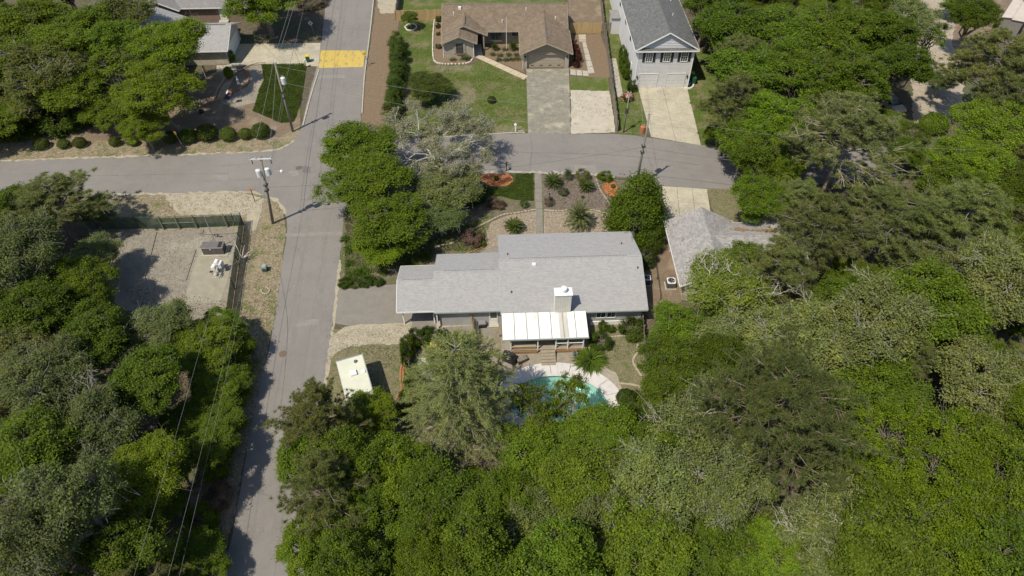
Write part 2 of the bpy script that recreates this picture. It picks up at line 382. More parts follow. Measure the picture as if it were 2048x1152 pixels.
sheet('front_lawn', [(800, 40), (870, 38), (868, 130), (945, 130), (960, 120), (1052, 158), (1056, 262), (1000, 266), (860, 274), (775, 272), (783, 180), (795, 90)], m_lawn, .006, .1)
sheet('back_lawn', [(800, -120), (1135, -120), (1130, 20), (885, 20), (800, 22)], m_lawn, .005, .1)
sheet('back_straw', [(1135, -120), (1205, -120), (1204, 66), (1138, 66)], m_straw, .005, .1)
sheet('ivy_bed_soil', [(523, 130), (608, 128), (612, 138), (602, 205), (588, 244), (562, 246), (505, 222), (512, 205), (518, 180), (528, 160)], m_cover_soil, .018, .1)
sheet('shrub_bed_mulch', [(868, 38), (884, 38), (884, 100), (945, 112), (945, 124), (935, 128), (875, 128), (867, 120)], m_straw2, .012)
sheet('entry_bed_mulch', [(966, 86), (1040, 84), (1046, 138), (1050, 146), (968, 112)], m_straw2, .013)
sheet('side_bed_mulch', [(1137, 70), (1200, 68), (1213, 100), (1222, 155), (1180, 155), (1137, 140)], m_straw2, .012, .04)
sheet('side_lawn', [(1139, 153), (1216, 155), (1219, 182), (1141, 180)], m_lawn, .016, .06)
sheet('chalk_pad', [(1141, 180), (1219, 182), (1226, 225), (1231, 264), (1142, 268)], m_chalk, .012, .1)
sheet('narrow_lawn', [(1200, -40), (1236, -40), (1262, 150), (1284, 176), (1292, 272), (1236, 268), (1222, 150)], m_lawn, .007, .08)
sheet('right_lawn', [(1376, 100), (1420, 100), (1470, 250), (1480, 300), (1404, 291), (1372, 180)], m_lawn, .007, .08)
sheet('side_walk', [(1216, 118), (1232, 116), (1246, 190), (1236, 195)], m_kerb, .014)
sheet('neighbour_yard', [(1412, 376), (1500, 378), (1560, 420), (1530, 470), (1460, 450), (1424, 420)], m_lawn2, .007, .12)
sheet('gap_yard', [(1292, 560), (1325, 470), (1340, 480), (1365, 600), (1300, 640), (1280, 600)], m_straw, .006, .1)
# garden in front of the grey house
sheet('garden_soil', [(686, 400), (800, 365), (960, 348), (1230, 358), (1330, 372), (1325, 480), (1290, 560), (870, 560), (680, 575)], M('garden_soil', (.15, .125, .085), (.1, .083, .057), 1.5, .95, .6, 14, c3=(.075, .09, .028), s3=.45, lo3=.48, hi3=.6, c4=(.26, .215, .155), s4=7), .004, .05)
sheet('groundcover_bed', [(958, 352), (1066, 347), (1068, 402), (1030, 400), (1000, 392), (950, 400), (915, 410), (920, 375)], m_cover_soil, .012, .05)
sheet('mulch_garden', [(1086, 351), (1190, 350), (1200, 380), (1222, 412), (1225, 424), (1180, 418), (1088, 418)], m_mulch, .012, .04)
sheet('pebble_bed', [(1088, 424), (1180, 422), (1228, 432), (1228, 480), (1088, 480)], m_pebble, .013, .03)
sheet('pebble_bed', [(1072, 422), (1012, 432), (984, 444), (970, 468), (972, 500), (1072, 500)], m_pebble, .0125, .03)
sheet('orange_mulch_ring', [(960, 352), (985, 345), (1012, 346), (1027, 358), (1012, 371), (985, 372), (965, 362)], m_orange, .016, .05, smooth=True)
sheet('orange_mulch_ring', [(1206, 370), (1218, 364), (1232, 366), (1234, 390), (1220, 391), (1208, 382)], m_orange, .016, .04, smooth=True)
sheet('driveway', [(667, 646), (672, 600), (678, 576), (795, 568), (880, 560), (960, 545), (972, 620), (990, 668), (800, 672), (770, 650), (700, 652)], m_drive_asphalt, .010)
sheet('side_path', [(960, 505), (985, 492), (1000, 489), (1004, 540), (960, 545)], M('path_concrete', (.24, .22, .18), (.19, .175, .145), 2, .9), .014)
# back yard round the pool
sheet('back_yard', [(826, 655), (1008, 640), (1012, 735), (1005, 770), (1000, 830), (1010, 900), (830, 900), (815, 760)], M('trodden_yard', (.24, .205, .145), (.175, .15, .105), 1.5, .95, .5, 14, c3=(.1, .105, .04), s3=.5, lo3=.52, hi3=.68, c4=(.3, .26, .19), s4=8), .005, .05)
sheet('patio', [(1000, 640), (1180, 640), (1182, 733), (1120, 730), (1060, 738), (1010, 765), (1004, 720)], M('bare_patio_soil', (.27, .235, .18), (.2, .175, .135), 2, .95, .5, 14, c4=(.33, .29, .225), s4=9), .008, .03)
sheet('side_yard', [(1165, 640), (1288, 640), (1300, 800), (1310, 900), (1235, 900), (1236, 790), (1215, 752), (1180, 732)], m_lawn2, .006, .04)
sheet('white_gravel', [(838, 716), (900, 714), (930, 740), (920, 760), (850, 790), (832, 780)], M('white_rock', (.55, .53, .48), (.4, .38, .33), 6, .9, .8, 14, c4=(.2, .19, .14), s4=6, lo4=.55, hi4=.68), .012, .06)
sheet('garden_step_path', [(1190, 726), (1232, 745), (1250, 790), (1240, 800), (1222, 770), (1186, 738)], M('flagstone_path', (.34, .3, .235), (.27, .24, .185), 3, .9, .3, 12), .010, .05)
sheet('dirt_track', [(1840, -60), (1940, -60), (1910, 40), (1905, 90), (1930, 150), (1925, 230), (1875, 258), (1825, 245), (1825, 180), (1820, 120), (1842, 60)], M('pale_dirt_track', (.37, .32, .25), (.29, .25, .19), 1, .95, .5, 12, c4=(.24, .19, .13), s4=4), .006, .25)
sheet('clearing', [(1820, -80), (2120, -80), (2110, 60), (1980, 60), (1910, 110), (1850, 120), (1830, 40)], m_straw, .004, .3)
sheet('roadside_clearing', [(380, 985), (430, 965), (478, 975), (455, 1090), (430, 1160), (390, 1160), (375, 1060)], M('dry_brush_floor', (.24, .2, .145), (.15, .125, .085), 2, .95, .7, 9, c4=(.32, .27, .2), s4=6), .008, .2)

# the streets
L_edge = [(660, -90), (655, -40), (648, 40), (641, 95), (632, 140), (615, 200), (602, 258), (588, 280), (560, 297), (520, 304), (400, 309), (200, 316), (0, 323), (-320, 336)]
B_edge = [(-320, 398), (0, 388), (200, 391), (350, 387), (480, 385), (528, 390), (557, 404), (571, 430), (574, 460), (569, 500), (560, 560), (549, 640), (538, 700), (522, 760), (504, 850), (481, 980), (462, 1080), (447, 1160), (420, 1320)]
R_edge = [(600, 1320), (606, 1160), (616, 1080), (626, 980), (640, 880), (650, 780), (657, 720), (666, 650), (672, 600), (679, 520), (685, 470), (690, 420), (706, 388), (740, 368), (800, 358), (900, 349), (960, 345), (1040, 344), (1140, 346), (1230, 353), (1330, 371), (1420, 377), (1500, 376), (1620, 370), (1800, 350)]
T_edge = [(1800, 290), (1620, 302), (1480, 298), (1400, 290), (1290, 274), (1225, 268), (1140, 268), (1050, 267), (950, 271), (850, 277), (790, 276), (740, 265), (724, 250), (722, 230), (727, 160), (735, 95), (742, 40), (749, -40), (752, -90)]
def sm(e): return smooth_poly([G(x, y) for x, y in e], False, 4)
road_pts = sm(L_edge) + sm(B_edge) + sm(R_edge) + sm(T_edge)
rr = random.Random(5)
sheet('road', [(p.x + rr.uniform(-.05, .05), p.y + rr.uniform(-.05, .05)) for p in road_pts], m_asphalt, .018, world=True)
def ribbon(name, px, wd, m, z, structure=True, jit=0.0, seed=1):
    r_ = random.Random(seed); pts = densify(smooth_poly([G(x, y) for x, y in px]), .4, 0, r_, False); mb = MB()
    L = []; 
    for i, p in enumerate(pts):
        d = (pts[min(i + 1, len(pts) - 1)] - pts[max(i - 1, 0)]); d.z = 0; d.normalize(); nrm = Vector((-d.y, d.x, 0))
        L.append((p + nrm * (wd / 2 + r_.uniform(-jit, jit)), p - nrm * (wd / 2 + r_.uniform(-jit, jit))))
    for (a, b), (c, d) in zip(L, L[1:]): mb.quad((a.x, a.y, z), (b.x, b.y, z), (d.x, d.y, z), (c.x, c.y, z))
    o = mb.obj(name, m); 
    if structure: o['kind'] = 'structure'
    return o
ribbon('sandy_road_edge', [(680, 520), (672, 600), (667, 650), (658, 715), (650, 780)], .3, m_sand, .023, jit=.12)
ribbon('sandy_road_edge', [(200, 391), (350, 387), (480, 385), (528, 390), (557, 404), (572, 430)], .35, m_sand, .023, jit=.2, seed=2)
ribbon('sandy_road_edge', [(0, 322), (200, 315), (400, 308), (520, 303), (560, 297), (588, 281)], .3, m_sand, .023, jit=.2, seed=3)
ribbon('sandy_road_edge', [(960, 346), (1040, 345), (1140, 347), (1230, 354)], .5, M('chalk_dust', (.36, .33, .27), (.26, .245, .21), 2, .95), .023, jit=.25, seed=4)
def kerb(px, label, wd=.18, h=.12, seed=1):
    pts = densify(smooth_poly([G(x, y) for x, y in px]), 1.0, 0, random.Random(seed), False)
    o = bpy.data.objects.new('kerb', None); C.objects.link(o); o['kind'] = 'structure'
    for a, b in zip(pts, pts[1:]):
        mb = MB(); d = (b - a).normalized() * .008
        mb.bar(Vector((a.x, a.y, h / 2)) + d, Vector((b.x, b.y, h / 2)) - d, wd, h); mb.obj('kerb_stone', m_kerb, o)
kerb([(750, -30), (743, 40), (737, 90), (729, 155), (724, 228)], '')
kerb([(638, 140), (621, 195), (606, 252)], '')
kerb([(860, 276), (950, 271), (1030, 266), (1050, 266)], '')

# bare and worn places in the lawn
sheet('worn_lawn', [(805, 170), (818, 165), (822, 215), (812, 240), (800, 250)], m_lawn2, .0085, .25, .3)
sheet('worn_lawn', [(868, 131), (945, 131), (938, 142), (900, 146), (866, 140)], m_lawn2, .0085, .25, .3)
sheet('worn_lawn', [(920, 175), (955, 178), (950, 205), (925, 210), (900, 195)], m_lawn2, .0085, .35, .3)
sheet('worn_lawn', [(860, 255), (1000, 250), (1050, 255), (1050, 262), (950, 268), (860, 272)], m_lawn2, .0085, .3, .3)
m_track = M('tyre_track', (.2, .186, .168), (.178, .165, .149), .8, .9)
for i, e in enumerate(([(686, -20), (676, 95), (655, 200), (632, 300), (618, 400), (604, 520), (590, 650), (574, 780), (548, 960), (530, 1140)], [(716, -20), (708, 95), (690, 200), (668, 300), (652, 400), (648, 520), (636, 650), (620, 780), (600, 960), (585, 1140)], [(-100, 348), (150, 340), (400, 333), (560, 325)], [(-100, 372), (150, 368), (400, 362), (540, 358)], [(720, 310), (900, 293), (1100, 290), (1300, 305), (1480, 322)], [(720, 335), (900, 325), (1100, 322), (1300, 340), (1480, 350)])):
    ribbon('tyre_track', e, .55, m_track, .0205, jit=.12, seed=30 + i)
# worn patches, seams and sealed cracks in the asphalt
m_patch_d = M('dark_asphalt_patch', (.15, .14, .13), (.13, .122, .113), 3, .9, c4=(.18, .17, .158), s4=20); m_patch_l = M('pale_asphalt_patch', (.245, .225, .2), (.2, .187, .168), 1.5, .95, c4=(.19, .178, .16), s4=9)
m_seal = M('crack_sealant', (.09, .085, .08), (.12, .112, .104), 6, .8)
for q, m_ in (([(604, 332), (622, 333), (621, 345), (603, 344)], m_patch_d), ([(575, 343), (596, 340), (600, 350), (582, 353)], m_patch_l), ([(430, 350), (455, 348), (458, 360), (436, 362)], m_patch_l), ([(1000, 300), (1030, 298), (1034, 312), (1004, 313)], m_patch_l), ([(640, 150), (690, 149), (690, 156), (639, 157)], m_patch_l), ([(572, 466), (684, 463), (684, 470), (571, 473)], m_patch_l), ([(596, 640), (640, 636), (638, 650), (594, 652)], m_patch_l), ([(556, 860), (600, 850), (596, 872), (552, 880)], m_patch_l), ([(1150, 330), (1190, 330), (1192, 346), (1146, 345)], m_patch_l)):
    sheet('road_patch', q, m_, .0225, .12, .35)
for i, q in enumerate(([(574, 482), (610, 479), (650, 482), (683, 480)], [(560, 545), (575, 640), (570, 740), (556, 860)], [(640, 60), (690, 58), (745, 60)], [(300, 318), (306, 350), (298, 388)], [(600, 400), (640, 398), (690, 404)], [(1060, 268), (1064, 300), (1058, 344)], [(700, 10), (694, 100), (676, 200), (655, 300), (636, 420), (618, 540), (602, 660)], [(150, 352), (300, 350), (450, 347)], [(960, 305), (1100, 306), (1250, 312), (1400, 330)])):
    ribbon('crack_seal', q, .05, m_seal if i % 3 else m_patch_l, .0245, jit=.02, seed=i)
# raised yellow speed hump across the upper street
hp = [G(637, 136), G(727, 134), G(731, 101), G(642, 101)]
mb = MB(); NS = 14; rows = []
for j in range(NS + 1):
    t = j / NS; a = hp[0].lerp(hp[3], t); b = hp[1].lerp(hp[2], t); zz = .02 + .085 * math.sin(PI * t) ** .8
    rows.append((Vector((a.x, a.y, zz)), Vector((b.x, b.y, zz))))
for (a, b), (c_, d) in zip(rows, rows[1:]): mb.quad(a, b, d, c_)
for k in (0, 1):
    mb.quad(*[r[k] for r in rows])
tag(mb.obj('speed_hump', m_yellow, smooth=False), 'faded yellow painted speed hump across the street', 'speed hump')
mc = MB(); mc.lathe([(.0, .0), (.42, .0), (.42, .028), (.36, .03), (.35, .024), (0, .024)], 24, G(598, 336))
tag(mc.obj('manhole_cover', M('cast_iron', (.09, .085, .08), (.13, .12, .11), 12, .7)), 'round iron manhole cover in the street junction', 'manhole')
mc = MB(); mc.lathe([(.0, .0), (.4, .0), (.4, .03), (.33, .034), (0, .034)], 24, G(566, 708))
tag(mc.obj('manhole_cover', M('rusty_iron', (.17, .12, .09), (.12, .09, .07), 12, .8)), 'rusty manhole cover in the tree shade on the lower street', 'manhole')

# concrete driveways and walks, each cast slab a piece
def slabs(name, px, nu, nv, m, z, gap=.02, seed=0):
    """quad of corners (near-left, near-right, far-right, far-left) cut into nu x nv slabs"""
    o = bpy.data.objects.new(name, None); C.objects.link(o); o['kind'] = 'structure'
    a, b, c_, d = [G(x, y) for x, y in px]
    def P(u, v): return a.lerp(b, u).lerp(d.lerp(c_, u), v)
    gu = gap / max(.1, (b - a).length); gv = gap / max(.1, (d - a).length)
    rnd = random.Random(seed)
    for i in range(nu):
        for j in range(nv):
            u0, u1, v0, v1 = i / nu + gu, (i + 1) / nu - gu, j / nv + gv, (j + 1) / nv - gv; mb = MB(); h = z + rnd.uniform(-.004, .004)
            q = [P(u0, v0), P(u1, v0), P(u1, v1), P(u0, v1)]
            mb.prism([(p.x, p.y) for p in q], 'z', .0, h); mb.obj('slab', m, o)
    return o
slabs('concrete_driveway', [(1056, 268), (1142, 268), (1138, 137), (1052, 138)], 1, 4, m_concrete_old, .03)
slabs('concrete_driveway', [(1302, 274), (1402, 291), (1374, 174), (1276, 176)], 2, 4, m_concrete, .03, seed=2)
slabs('concrete_driveway', [(530, 128), (637, 133), (642, 86), (466, 88)], 3, 1, m_concrete, .03, seed=3)
slabs('concrete_driveway', [(452, 135), (532, 127), (500, 90), (468, 92)], 1, 1, m_concrete, .026, seed=4)
slabs('concrete_driveway', [(1330, 470), (1428, 470), (1414, 378), (1324, 372)], 3, 3, m_concrete, .03, seed=5)
slabs('front_walk', [(1072, 480), (1087, 480), (1083, 347), (1069, 347)], 1, 9, M('walk_concrete', (.22, .2, .165), (.175, .16, .13), 1.5, .9), .03, seed=6)
slabs('entry_walk', [(1048, 160), (1056, 152), (958, 108), (947, 113)], 1, 7, M('tan_paver', (.46, .38, .27), (.4, .33, .23), 2, .85), .03, seed=7)
slabs('entry_stoop', [(947, 116), (966, 112), (962, 88), (948, 88)], 1, 2, M('stoop_concrete', (.42, .37, .28), (.36, .32, .24), 2, .85), .032, seed=8)
slabs('stepping_path', [(1176, 148), (1190, 146), (1172, 84), (1164, 84)], 1, 5, m_kerb, .03, .06, seed=9)
slabs('stepping_path', [(1140, 150), (1178, 153), (1176, 142), (1140, 138)], 3, 1, m_kerb, .03, .06, seed=10)
slabs('stepping_path', [(1158, 84), (1173, 84), (1172, 69), (1156, 69)], 1, 3, m_concrete, .03, .05, seed=11)
slabs('paver_pad', [(873, 656), (944, 651), (942, 641), (873, 643)], 7, 1, M('buff_paver', (.4, .34, .235), (.34, .29, .2), 3, .85), .03, .02, seed=12)
slabs('brick_entry_path', [(420, 205), (446, 200), (476, 140), (450, 146)], 3, 8, M('brick_paver', (.33, .2, .125), (.36, .3, .2), 2, .85), .03, .03, seed=13)
slabs('porch_pad', [(433, 144), (475, 140), (470, 130), (433, 131)], 3, 1, m_concrete, .03, seed=14)

# ------------------------------------------------------------------ houses
def clip_interval(poly, v):
    xs = []
    n = len(poly)
    for i in range(n):
        (u0, v0), (u1, v1) = poly[i], poly[(i + 1) % n]
        if (v0 <= v < v1) or (v1 <= v < v0): xs.append(u0 + (u1 - u0) * (v - v0) / (v1 - v0))
    return (min(xs), max(xs)) if len(xs) >= 2 else None
def slope(roof, pts, m, rnd, course=.17, tab=.3, thick=.12):
    """one roof slope: pts counter-clockwise seen from above, first edge the eave; a deck slab plus shingle tabs in courses"""
    P = [Vector(p) for p in pts]; u = (P[1] - P[0]).normalized(); n = u.cross(P[2] - P[1]).normalized()
    if n.z < 0: n = -n
    v = n.cross(u).normalized()
    uv = [((p - P[0]).dot(u), (p - P[0]).dot(v)) for p in P]
    mb = MB(); k = len(P)
    mb.v += [tuple(p) for p in P] + [tuple(p - Vector((0, 0, thick))) for p in P]
    mb.f.append(tuple(range(k))); mb.f.append(tuple(range(k, 2 * k))[::-1])
    for i in range(k): mb.f.append((i, i + k, (i + 1) % k + k, (i + 1) % k))
    deck = mb.obj('roof_deck', m, roof)
    sb = MB(); vmax = max(b for a, b in uv); nc = max(1, int(round(vmax / course))); ch = vmax / nc
    for j in range(nc):
        iv = clip_interval(uv, (j + .5) * ch)
        if not iv: continue
        a, b = iv; x = a; first = True
        off = (j % 3) / 3 * tab + rnd.uniform(-.04, .04)
        while x < b - .01:
            x1 = min(b, x + (tab - off % tab if first else tab) * rnd.uniform(.92, 1.08)); first = False
            lo, hi = j * ch, min(vmax, (j + 1) * ch + .01); e = .018 + rnd.uniform(0, .012)
            q = [P[0] + u * (x + .006) + v * lo + n * e, P[0] + u * (x1 - .006) + v * lo + n * e, P[0] + u * (x1 - .006) + v * hi + n * .004, P[0] + u * (x + .006) + v * hi + n * .004]
            r0, r1 = P[0] + u * (x + .006) + v * lo + n * .001, P[0] + u * (x1 - .006) + v * lo + n * .001
            i0 = len(sb.v); sb.v += [tuple(p) for p in q] + [tuple(r0), tuple(r1)]
            sb.f += [(i0, i0 + 1, i0 + 2, i0 + 3), (i0 + 4, i0 + 5, i0 + 1, i0)]
            x = x1
    sb.obj('shingles', m, roof, recalc=False, stuff=True)
    return deck
def ridge_cap(roof, a, b, m, wd=.26):
    a, b = Vector(a), Vector(b); L = (b - a).length; n = max(1, int(L / .3)); mb = MB()
    d = (b - a).normalized(); s = d.cross(Vector((0, 0, 1))).normalized() * wd / 2
    for i in range(n):
        p, q = a.lerp(b, i / n), a.lerp(b, (i + .98) / n); z0, z1 = Vector((0, 0, .055)), Vector((0, 0, .035)); dr = Vector((0, 0, -.03))
        k = len(mb.v); mb.v += [tuple(p - s + dr + z1), tuple(p + z0), tuple(p + s + dr + z1), tuple(q - s + dr + z1), tuple(q + z1), tuple(q + s + dr + z1)]
        mb.f += [(k, k + 1, k + 4, k + 3), (k + 1, k + 2, k + 5, k + 4)]
    mb.obj('ridge_cap', m, roof)
def fascia(roof, pts, m, h=.16, t=.04):
    for a, b in zip(pts, pts[1:]):
        mb = MB(); mb.bar(Vector(a) - Vector((0, 0, h / 2 - .01)), Vector(b) - Vector((0, 0, h / 2 - .01)), t, h); mb.obj('fascia', m, roof)
def gable_x(house, x0, x1, y0, y1, ze, zr, yr, m, trim, seed, cap=True, f=True, z0b=None):
    """ridge along x"""
    roof = bpy.data.objects.new('roof', None); link(roof, house); rnd = random.Random(seed)
    slope(roof, [(x0, y0, ze), (x1, y0, ze), (x1, yr, zr), (x0, yr, zr)], m, rnd)
    slope(roof, [(x1, y1, ze), (x0, y1, ze), (x0, yr, zr), (x1, yr, zr)], m, rnd)
    if cap: ridge_cap(roof, (x0, yr, zr), (x1, yr, zr), m)
    if f:
        fascia(roof, [(x0, y0 - .03, ze), (x1, y0 - .03, ze)], trim); fascia(roof, [(x0, y1 + .03, ze), (x1, y1 + .03, ze)], trim)
        for x in (x0 - .025, x1 + .025): fascia(roof, [(x, y0, ze), (x, yr, zr), (x, y1, ze)], trim)
    return roof
def gable_y(house, x0, x1, y0, y1, ze, zr, xr, m, trim, seed, front=True, back=True, yb=None, f=True):
    """ridge along y; yb = (y at left eave, y at right eave, y at ridge) of a back end that runs into another roof"""
    roof = bpy.data.objects.new('roof', None); link(roof, house); rnd = random.Random(seed)
    bl, br, bm_ = yb if yb else (y1, y1, y1)
    slope(roof, [(x0, bl, ze), (x0, y0, ze), (xr, y0, zr), (xr, bm_, zr)], m, rnd)
    slope(roof, [(x1, y0, ze), (x1, br, ze), (xr, bm_, zr), (xr, y0, zr)], m, rnd)
    ridge_cap(roof, (xr, y0, zr), (xr, bm_, zr), m)
    if f:
        fascia(roof, [(x0 - .03, y0, ze), (x0 - .03, bl, ze)], trim); fascia(roof, [(x1 + .03, y0, ze), (x1 + .03, br, ze)], trim)
        fascia(roof, [(x0, y0 - .025, ze), (xr, y0 - .025, zr), (x1, y0 - .025, ze)], trim)
    return roof
def part_box(name, parent, m, *b):
    return MB().box(*b).obj(name, m, parent)
def boards(name, parent, m, a, b, z0, z1, pitch=.2, out=.012):
    """vertical boards with grooves between them on a wall from a to b (outside on the right of a->b)"""
    a, b = Vector((*a, 0)), Vector((*b, 0)); L = (b - a).length; d = (b - a) / L; n = Vector((d.y, -d.x, 0)); mb = MB(); k = max(1, int(L / pitch))
    for i in range(k):
        p, q = a + d * (L * i / k + .008), a + d * (L * (i + 1) / k - .008)
        mb.prism([(p.x, p.y), (q.x, q.y), ((q + n * out).x, (q + n * out).y), ((p + n * out).x, (p + n * out).y)], 'z', z0, z1)
    return mb.obj(name, m, parent, stuff=True)
def laps(name, parent, m, a, b, z0, z1, pitch=.2, out=.03):
    """horizontal lap siding"""
    a, b = Vector((*a, 0)), Vector((*b, 0)); d = (b - a).normalized(); n = Vector((d.y, -d.x, 0)); mb = MB(); k = max(1, int((z1 - z0) / pitch))
    for i in range(k):
        za, zb = z0 + (z1 - z0) * i / k, z0 + (z1 - z0) * (i + 1) / k
        A, B = a + n * out, b + n * out; A2, B2 = a + n * .004, b + n * .004
        mb.quad((A.x, A.y, za), (B.x, B.y, za), (B2.x, B2.y, zb), (A2.x, A2.y, zb)); mb.quad((A2.x, A2.y, za), (B2.x, B2.y, za), (B.x, B.y, za), (A.x, A.y, za))
    return mb.obj(name, m, parent, stuff=True)
def window(parent, x0, x1, z0, z1, y, trim, mx=1, mz=1, shutters=None, sill=None, s=-1):
    """window on a wall facing -y at y; mx, mz grilles; shutters material"""
    fr = MB(); t = .07
    for b in ((x0 - t, x0, z0 - t, z1 + t), (x1, x1 + t, z0 - t, z1 + t), (x0, x1, z0 - t, z0), (x0, x1, z1, z1 + t)): fr.box(b[0], b[1], y - .07, y + .03, b[2], b[3])
    w_ = fr.obj('window', trim, parent)
    zm = (z0 + z1) / 2
    if mz > 1: MB().box(x0, x1, y - .055, y + .02, zm - .03, zm + .03).obj('sash_rail', trim, w_)
    for i in range(1, mx): 
        x = x0 + (x1 - x0) * i / mx; MB().box(x - .018, x + .018, y - .05, y + .01, z0, z1).obj('muntin', trim, w_)
    MB().box(x0, x1, y - .025, y + .0, z0, z1).obj('pane', m_glass, w_)
    if sill: MB().box(x0 - .12, x1 + .12, y - .14, y + .02, z0 - .16, z0 - t - .002).obj('sill', sill, w_)
    if shutters:
        for xa in (x0 - t - .38, x1 + t + .02):
            sh = MB().box(xa, xa + .36, y - .06, y + .01, z0 - .05, z1 + .05)
            for k in range(9): 
                zz = z0 + (z1 - z0) * (k + .5) / 9; sh.box(xa + .04, xa + .32, y - .075, y - .061, zz - .05, zz + .04)
            sh.obj('shutter', shutters, parent)
    return w_
def garage_door(parent, x0, x1, z1, y, m, trim, rows=4, cols=4, vents=0, ventm=None):
    mb = MB()
    for b in ((x0 - .1, x0, 0, z1 + .1), (x1, x1 + .1, 0, z1 + .1), (x0, x1, z1, z1 + .1)): mb.box(b[0], b[1], y - .06, y + .04, b[2], b[3])
    d = mb.obj('garage_door', trim, parent); rh = z1 / rows
    for r in range(rows):
        MB().box(x0, x1, y - .012, y + .05, r * rh + .008, (r + 1) * rh - .008).obj('door_panel', m, d)
        if cols:
            e = MB(); cw = (x1 - x0) / cols
            for c in range(cols):
                xa, xb = x0 + c * cw + .1, x0 + (c + 1) * cw - .1
                e.box(xa, xb, y - .022, y - .0125, r * rh + .09, (r + 1) * rh - .09)
            e.obj('raised_panel', m, d)
    for k in range(vents):
        cx = x0 + (x1 - x0) * (k + .5) / vents; MB().box(cx - .22, cx + .22, y - .035, y - .024, .28, .42).obj('vent', ventm, d)
    return d
def gable_wall(parent, name, m, x0, x1, xr, y, ze, zr, axis='y', t=.1):
    return MB().prism([(x0, ze), (x1, ze), (xr, zr)], axis, y, y + t).obj(name, m, parent)

# --- grey ranch house with porch and carport
O = G(797, 626, 2.6); hs = thing('ranch_house', (O.x, O.y, 0), 'long grey shingled ranch house with white metal porch roof and carport', 'house', R_(2.4))
ZE = 2.6
gable_x(hs, 10.02, 24.45, -.62, 10.65, ZE, 4.62, 5.0, m_roof, m_teal_trim, 1)
gable_x(hs, 3.5, 10.04, -.12, 7.95, ZE, 4.28, 3.9, m_roof, m_teal_trim, 2)
gable_x(hs, -.2, 3.52, .1, 6.4, ZE, 3.9, 3.2, m_roof, m_white, 3)
for x0, x1, y, z in ((11.0, 23.0, 5.0, 4.66), (4.4, 9.6, 3.9, 4.32), (.3, 3.3, 3.2, 3.94)):
    MB().prism([(y - .055, z - .02), (y, z + .02), (y + .055, z - .02), (y + .045, z - .12), (y - .045, z - .12)], 'x', x0, x1).obj('ridge_vent', m_ridgevent, hs)
for b in ((10.35, 24.05, -.12, 10.2), (3.9, 10.34, .32, 7.5)):
    x0, x1, y0, y1 = b; part_box('wall', hs, m_graywall, x0, x1, y0, y1, 0, ZE - .1)
MB().prism([(-.1, 2.45), (10.2, 2.45), (5.0, 4.45)], 'x', 23.85, 24.0).obj('gable_wall', m_graywall, hs)
MB().prism([(-.1, 2.45), (10.2, 2.45), (5.0, 4.45)], 'x', 10.4, 10.5).obj('gable_wall', m_graywall, hs)
MB().prism([(.3, 2.45), (7.5, 2.45), (3.9, 4.1)], 'x', 3.95, 4.05).obj('gable_wall', m_graywall, hs)
boards('siding', hs, m_graywall, (3.9, .32), (10.3, .32), 0, 2.5); boards('siding', hs, m_graywall, (10.4, -.12), (24.05, -.12), 0, 2.5)
boards('siding', hs, m_graywall, (24.05, -.12), (24.05, 10.2), 0, 2.5); boards('siding', hs, m_graywall, (3.9, 7.5), (3.9, .32), 0, 2.5)
for x, y in ((.25, .75), (3.3, .75), (.25, 5.7)): 
    MB().box(x - .06, x + .06, y - .06, y + .06, 0, 2.62).obj('carport_post', m_white, hs)
MB().box(3.62, 3.74, -.02, .1, 0, 2.5).obj('wall_post', m_white, hs)
dr = MB().box(8.85, 9.7, .26, .31, .02, 2.1).obj('door', m_white, hs)
MB().box(8.95, 9.6, .245, .259, .25, .95).obj('door_panel', m_white, dr); MB().box(8.95, 9.6, .245, .259, 1.1, 1.95).obj('door_panel', m_glass, dr)
MB().lathe([(.0, 0), (.035, 0), (.035, .04), (0, .05)], 10, (8.93, .22, 1.0)).obj('door_knob', m_galv, dr)
MB().box(8.6, 9.9, -.1, .3, .031, .1).obj('door_step', m_kerb, hs)
w1 = window(hs, 19.55, 20.4, 1.1, 2.2, -.135, m_white, 2, 1); window(hs, 20.6, 21.4, 1.1, 2.2, -.135, m_white, 2, 1)
MB().box(19.0, 24.2, -.22, -.14, 0, .55).obj('foundation_band', m_white, hs)
# chimney chase of white boards with metal flue
ch = MB().box(15.2, 16.78, -.75, .12, 2.6, 5.25).obj('chimney', m_white, hs)
MB().box(15.12, 16.86, -.83, .2, 5.25, 5.33).obj('chimney_cap', m_white, ch)
boards('chimney_boards', ch, M('pale_grey_boards', (.56, .55, .5), (.48, .47, .43), 2, .8), (15.2, -.75), (16.78, -.75), 2.6, 5.2, .2)
MB().lathe([(.16, 5.33), (.16, 5.6), (.3, 5.6), (.32, 5.66), (.3, 5.72), (.26, 5.73), (.26, 5.78), (.3, 5.79), (.28, 5.86), (.1, 5.93), (0, 5.94)], 18, (16.05, -.3, 0)).obj('flue', m_white, ch)
# porch: seven standing-seam panels on white posts over a wooden deck
pr = bpy.data.objects.new('porch_roof', None); link(pr, hs)
px0, px1, pya, pyb, pza, pzb = 10.05, 18.3, -.66, -3.62, 2.74, 2.36
NPn = 7
for i in range(NPn):
    xa, xb = px0 + (px1 - px0) * i / NPn, px0 + (px1 - px0) * (i + 1) / NPn
    MB().prism([(pyb, pzb), (pya, pza), (pya, pza + .05), (pyb, pzb + .05)], 'x', xa + .03, xb - .03).obj('roof_panel', m_metal_roof, pr)
    if i: MB().prism([(pyb, pzb), (pya, pza), (pya, pza + .12), (pyb, pzb + .12)], 'x', xa - .028, xa + .028).obj('panel_seam', m_rib, pr)
MB().prism([(pyb + .06, pzb + .052 + .06 * .128), (pya, pza + .053), (pya, pza + .062), (pyb + .06, pzb + .062 + .06 * .128)], 'x', 15.55, 16.45).obj('weathered_patch', m_metal_dirty, pr)
